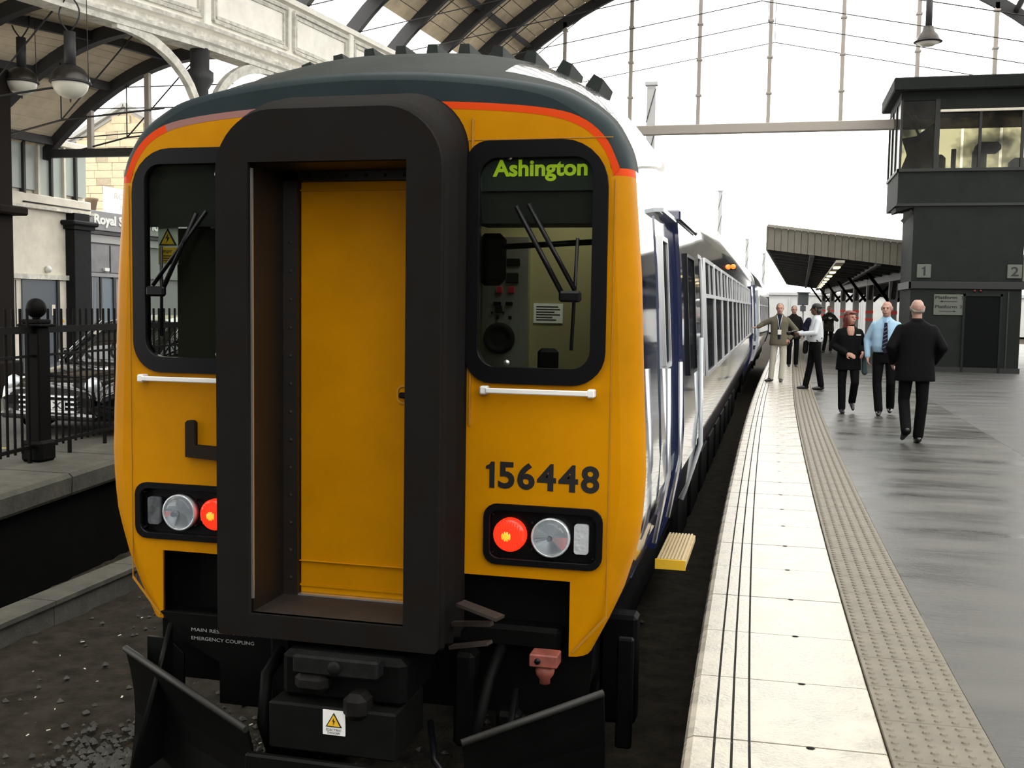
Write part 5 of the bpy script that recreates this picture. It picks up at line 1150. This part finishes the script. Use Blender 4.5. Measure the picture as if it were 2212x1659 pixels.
    if top == 'jacket': rows = [(0, .0, z0, .205*bulk, .145), (0, 0, z0+.10, .20*bulk, .145), (0, 0, 1.06, .182*bulk, .135), (0, 0, 1.2, .188*bulk, .132), (0, .0, 1.34, .198*bulk, .125), (0, .01, 1.43, .165*bulk, .10), (0, .015, 1.49, .085, .075), (0, .015, 1.52, .07, .066)]
    else: rows = [(0, -.01, z0, .165*bulk, .12+belly*.5), (0, -.015, 1.06, .185*bulk, .135+belly), (0, -.01, 1.2, .188*bulk, .130+belly*.8), (0, 0, 1.34, .192*bulk, .118), (0, .01, 1.43, .155*bulk, .095), (0, .015, 1.49, .075, .07), (0, .015, 1.515, .066, .064)]
    stack_(b, [(cx*k, cy*k, z*k, rx*k, ry*k) for cx, cy, z, rx, ry in rows])
    fat = 1.18 if top == 'jacket' else 1.08
    for s in 'rl':
        cap_(b, S(j['s'+s]), .054*k*fat, S(j['e'+s]), .052*k*fat); w = Vector(S(j['w'+s])); e = Vector(S(j['e'+s])); cap_(b, e, .052*k*fat, w-(w-e).normalized()*.01, .041*k*fat)
    solid(b, 'jacket' if top == 'jacket' else 'shirt', top_mat, t, .012)
    if hair:
        b = B()
        if hair == 'short':
            for c, r in (((0, .030, .030), (.081, .095, .092)), ((0, .055, -.02), (.076, .062, .075))):
                q = B(); ell_(q, (0, 0, 0), tuple(v*k for v in r)); b.add([tuple(Vector(hp(*c))+R_ @ Vector(p)) for p in q.v], q.f, 0, True)
        elif hair == 'fringe':
            for s in (-1, 1): cap_(b, hp(s*.070, .03, -.01), .017*k, hp(s*.05, .075, -.035), .020*k)
            cap_(b, hp(-.05, .078, -.04), .02*k, hp(.05, .078, -.04), .02*k)
        elif hair == 'long':
            for c, r in (((0, .030, .030), (.088, .100, .098)), ((0, .060, -.04), (.092, .072, .11)), ((.03, .06, -.15), (.085, .06, .11)), ((-.05, .04, -.16), (.05, .06, .11)), ((-.075, -.01, -.07), (.026, .05, .10)), ((.072, .0, -.07), (.024, .05, .10)), ((0, -.06, .075), (.065, .04, .028))):
                q = B(); ell_(q, (0, 0, 0), tuple(v*k for v in r)); b.add([tuple(Vector(hp(*c))+R_ @ Vector(p)) for p in q.v], q.f, 0, True)
        elif hair == 'cap':
            for c, r in (((0, .015, .035), (.086, .104, .086)), ((0, .06, -.05), (.078, .055, .085))):
                q = B(); ell_(q, (0, 0, 0), tuple(v*k for v in r)); b.add([tuple(Vector(hp(*c))+R_ @ Vector(p)) for p in q.v], q.f, 0, True)
            cap_(b, hp(-.03, .10, .035), .012*k, hp(0, .175, .03), .010*k); cap_(b, hp(.03, .10, .035), .012*k, hp(0, .175, .03), .010*k)
        solid(b, 'cap' if hair == 'cap' else 'hair', hair_mat, t, .010, 3)
    t['k'] = 1.0; del t['k']
    return t, k
BLKC = mat('cloth_black', (.0035, .0035, .004), .8, spec=.1); TAN = mat('cloth_tan', (.125, .112, .080), .85, spec=.1); LGREY = mat('cloth_stone', (.46, .44, .37), .85, spec=.1); WHC = mat('cloth_white', (.58, .61, .64), .8, spec=.1); BLU = mat('cloth_pale_blue', (.30, .46, .60), .75, spec=.1); DKBR = mat('cloth_dark', (.009, .008, .008), .85, spec=.1); NAVC = mat('cloth_navy', (.012, .014, .03), .8, spec=.1); CAMO = mat('cloth_olive', (.045, .04, .03), .85, spec=.1, noise=.7, nscale=9)
# 1 man with his arm out to the train
t, k = person('man in tan jacket and stone trousers leaning a hand on the train', (.06, 24.7, PZ), 0.0, 1.77, TAN, LGREY, 'short', HAIRG, J=dict(er=(-.35, .03, 1.29), wr=(-.462, -.02, 1.215), dr=(-.6, 0, -.1), nr=(0, 0, -1), cr=.15, el=(.36, .07, 1.16), wl=(.215, -.07, .97), dl=(-.5, -.2, -.7), nl=(0, 1, 0), ar=(-.15, .03, .09), kr=(-.12, 0, .5), al=(.07, -.02, .09), fr=(-.7, -.7, 0), fl=(-.1, -1, 0)), hem=.82, bulk=1.02)
b = B(); stack_(b, [(0, -.075, .96, .055, .075), (0, -.08, 1.1, .058, .068), (0, -.075, 1.3, .052, .065), (0, -.055, 1.45, .05, .05), (0, -.03, 1.52, .055, .05)]); solid(b, 'dark_shirt', NAVC, t, .012)
B().tube([(-.06, -.05, 1.5), (-.03, -.142, 1.38), (.0, -.158, 1.18)], .006, 5).tube([(.06, -.05, 1.5), (.035, -.142, 1.38), (.005, -.158, 1.18)], .006, 5).obj('lanyard', WHC, t, local=True)
B().box(-.035, .045, -.168, -.16, 1.07, 1.18, c=.003).obj('identity_badge', SIGNW, t, local=True)
B().box(.245, .30, -.08, .05, .80, .93, c=.02).obj('held_cap', DKBR, t, local=True)
# 2 half hidden behind him
person('person in dark jacket half hidden behind the tan-jacketed man', (.47, 31.5, PZ), .1, 1.74, DKBR, BLKC, 'short', HAIRB)
# 3 white shirt, facing the train
t, k = person('photographer in white shirt and dark cap facing the train', (.78, 22.7, PZ), -math.pi/2+.25, 1.77, WHC, BLKC, 'cap', HAIRB, skin=mat('skin_dark', (.12, .06, .04), .5), J=dict(er=(-.22, -.14, 1.16), wr=(-.10, -.36, 1.12), el=(.24, -.08, 1.15), wl=(.10, -.34, 1.13), nr=(1, 0, .3), nl=(-1, 0, .3), kr=(-.09, -.06, .5), ar=(-.10, -.14, .09), al=(.09, .12, .09), kl=(.09, .05, .5)), top='shirt', belly=.03, head_turn=-.5)
cm = root('camera', (.36, 22.62, PZ+1.10), .25-math.pi/2, label='black handheld camera held by the white-shirted photographer', cat='camera')
B().box(-.075, .075, -.05, .04, 0, .10, c=.015).obj('camera_body', RUB, cm, local=True); B().lathe((0, -.05, .05), [(.04, 0), (.038, -.10), (.03, -.11)], 14, 'Y').obj('camera_lens', RUB, cm, local=True)
B().tube([(-.10, -.10, 1.47), (.0, -.155, 1.3), (.14, -.13, 1.1), (.17, 0, 1.0)], .014, 6).tube([(-.10, .06, 1.48), (.02, .12, 1.3), (.16, .08, 1.05)], .014, 6).obj('shoulder_strap', DKBR, t, local=True)
b = B(); cap_(b, (-.02, -.20, 1.30), .07, (.06, -.17, 1.42), .06); cap_(b, (-.02, -.22, 1.25), .06, (0, -.16, 1.18), .05); solid(b, 'rolled_jacket', NAVC, t, .012)
b = B(); cap_(b, (-.10, -.16, .95), .06, (-.08, -.18, .78), .055); solid(b, 'belt_bag', DKBR, t, .012)
# 4 farther, camera raised
t, k = person('photographer in mottled olive jacket far behind the woman', (1.93, 42.5, PZ), .1, 1.78, CAMO, DKBR, 'short', HAIRB, J=dict(er=(-.28, -.10, 1.22), wr=(-.08, -.26, 1.30), el=(.28, -.10, 1.22), wl=(.08, -.26, 1.30), nr=(1, 0, 0), nl=(-1, 0, 0), ar=(-.16, .02, .09), fr=(-.8, -.6, 0)), vox=.010)
cm = root('camera', (1.93, 42.22, PZ+1.27), 0.1, label='grey camera held at chest height by the distant olive-jacketed person', cat='camera')
B().box(-.08, .08, -.06, .04, 0, .11, c=.015).obj('camera_body', GRIME, cm, local=True); B().lathe((0, -.06, .05), [(.05, 0), (.05, -.1), (.04, -.11)], 14, 'Y').obj('camera_lens', ALU, cm, local=True)
# 5 woman
t, k = person('woman with long auburn hair in black trouser suit walking nearer', (1.13, 17.75, PZ), .12, 1.63, BLKC, BLKC, 'long', HAIRA, J=dict(er=(-.27, .05, 1.16), wr=(-.08, -.20, 1.03), dr=(.7, -.5, -.3), nr=(.3, .6, -.3), cr=.3, el=(.27, .08, 1.14), wl=(.20, -.12, 1.06), dl=(-.1, -.6, -.4), nl=(-1, .2, 0), ar=(-.09, -.03, .09), kl=(.10, -.10, .54), al=(.10, .10, .19), fl=(0, -.75, -.65)), head_turn=.65, hem=.74, bulk=1.04)
b = B(); stack_(b, [(0, -.085, 1.24, .05, .05), (0, -.075, 1.32, .062, .05), (0, -.05, 1.39, .055, .05)]); solid(b, 'neckline', SKINM, t, .010)
B().box(.08, .15, -.128, -.12, 1.245, 1.26).obj('name_badge', SIGNW, t, local=True)
b = B(); cap_(b, (.245, .02, .98), .035, (.255, .0, .66), .05); solid(b, 'carried_scarf', mat('scarf_teal', (.05, .09, .10), .8), t, .012)
# 6 man in blue shirt
t, k = person('bald man in pale blue shirt and striped tie beside the woman', (1.66, 17.58, PZ), -.12, 1.79, BLU, BLKC, 'fringe', HAIRG, skin=SKIN2, J=dict(er=(-.27, .04, 1.16), wr=(-.25, -.05, .90), nr=(1, 0, 0), ar=(-.06, -.06, .09), al=(.10, .20, .12), kl=(.10, .0, .51)), top='shirt', belly=.02, bulk=1.06, head_turn=-.15)
b = B()
q = [[(-.022, -.135, 1.455), (.022, -.135, 1.455), (.022, -.15, 1.455), (-.022, -.15, 1.455)], [(-.026, -.150, 1.41), (.026, -.150, 1.41), (.026, -.165, 1.41), (-.026, -.165, 1.41)], [(-.038, -.172, 1.2), (.038, -.172, 1.2), (.038, -.187, 1.2), (-.038, -.187, 1.2)], [(-.045, -.178, 1.05), (.045, -.178, 1.05), (.045, -.192, 1.05), (-.045, -.192, 1.05)], [(-.005, -.172, .97), (.005, -.172, .97), (.005, -.184, .97), (-.005, -.184, .97)]]
tie = B().loft(q, smooth=False).obj('tie', NAVC, t, local=True)
b = B()
for i in range(6): b.obox((-.038, -.190-.002*(i < 4), 1.06+.06*i), (.036, -.186, 1.10+.06*i), .012, .012)
b.obj('tie_stripe', mat('tie_grey', (.10, .11, .14), .7), tie, local=True)
B().add([(-.055, -.08, 1.50), (0, -.14, 1.44), (-.015, -.10, 1.525), (.055, -.08, 1.50), (.015, -.10, 1.525)], [(0, 1, 2), (3, 1, 4)]).obj('collar', BLU, t, local=True)
# 7 man in black seen from behind
t, k = person('bald man in black jacket seen from behind, nearest on the platform', (1.68, 14.0, PZ), math.pi+.08, 1.79, BLKC, BLKC, 'fringe', HAIRG, skin=mat('skin_pink', (.38, .22, .175), .45), J=dict(er=(-.30, .06, 1.17), wr=(-.24, -.14, .98), el=(.30, .06, 1.17), wl=(.24, -.14, .98), ar=(-.08, -.05, .09), kl=(.10, -.07, .52), al=(.10, .14, .17), fl=(.1, -.8, -.6)), hem=.76, bulk=1.18)
b = B(); stack_(b, [(0, .02, 1.47, .085, .085), (0, .02, 1.52, .078, .078), (0, .02, 1.545, .074, .074)]); solid(b, 'jacket_collar', BLKC, t, .010)
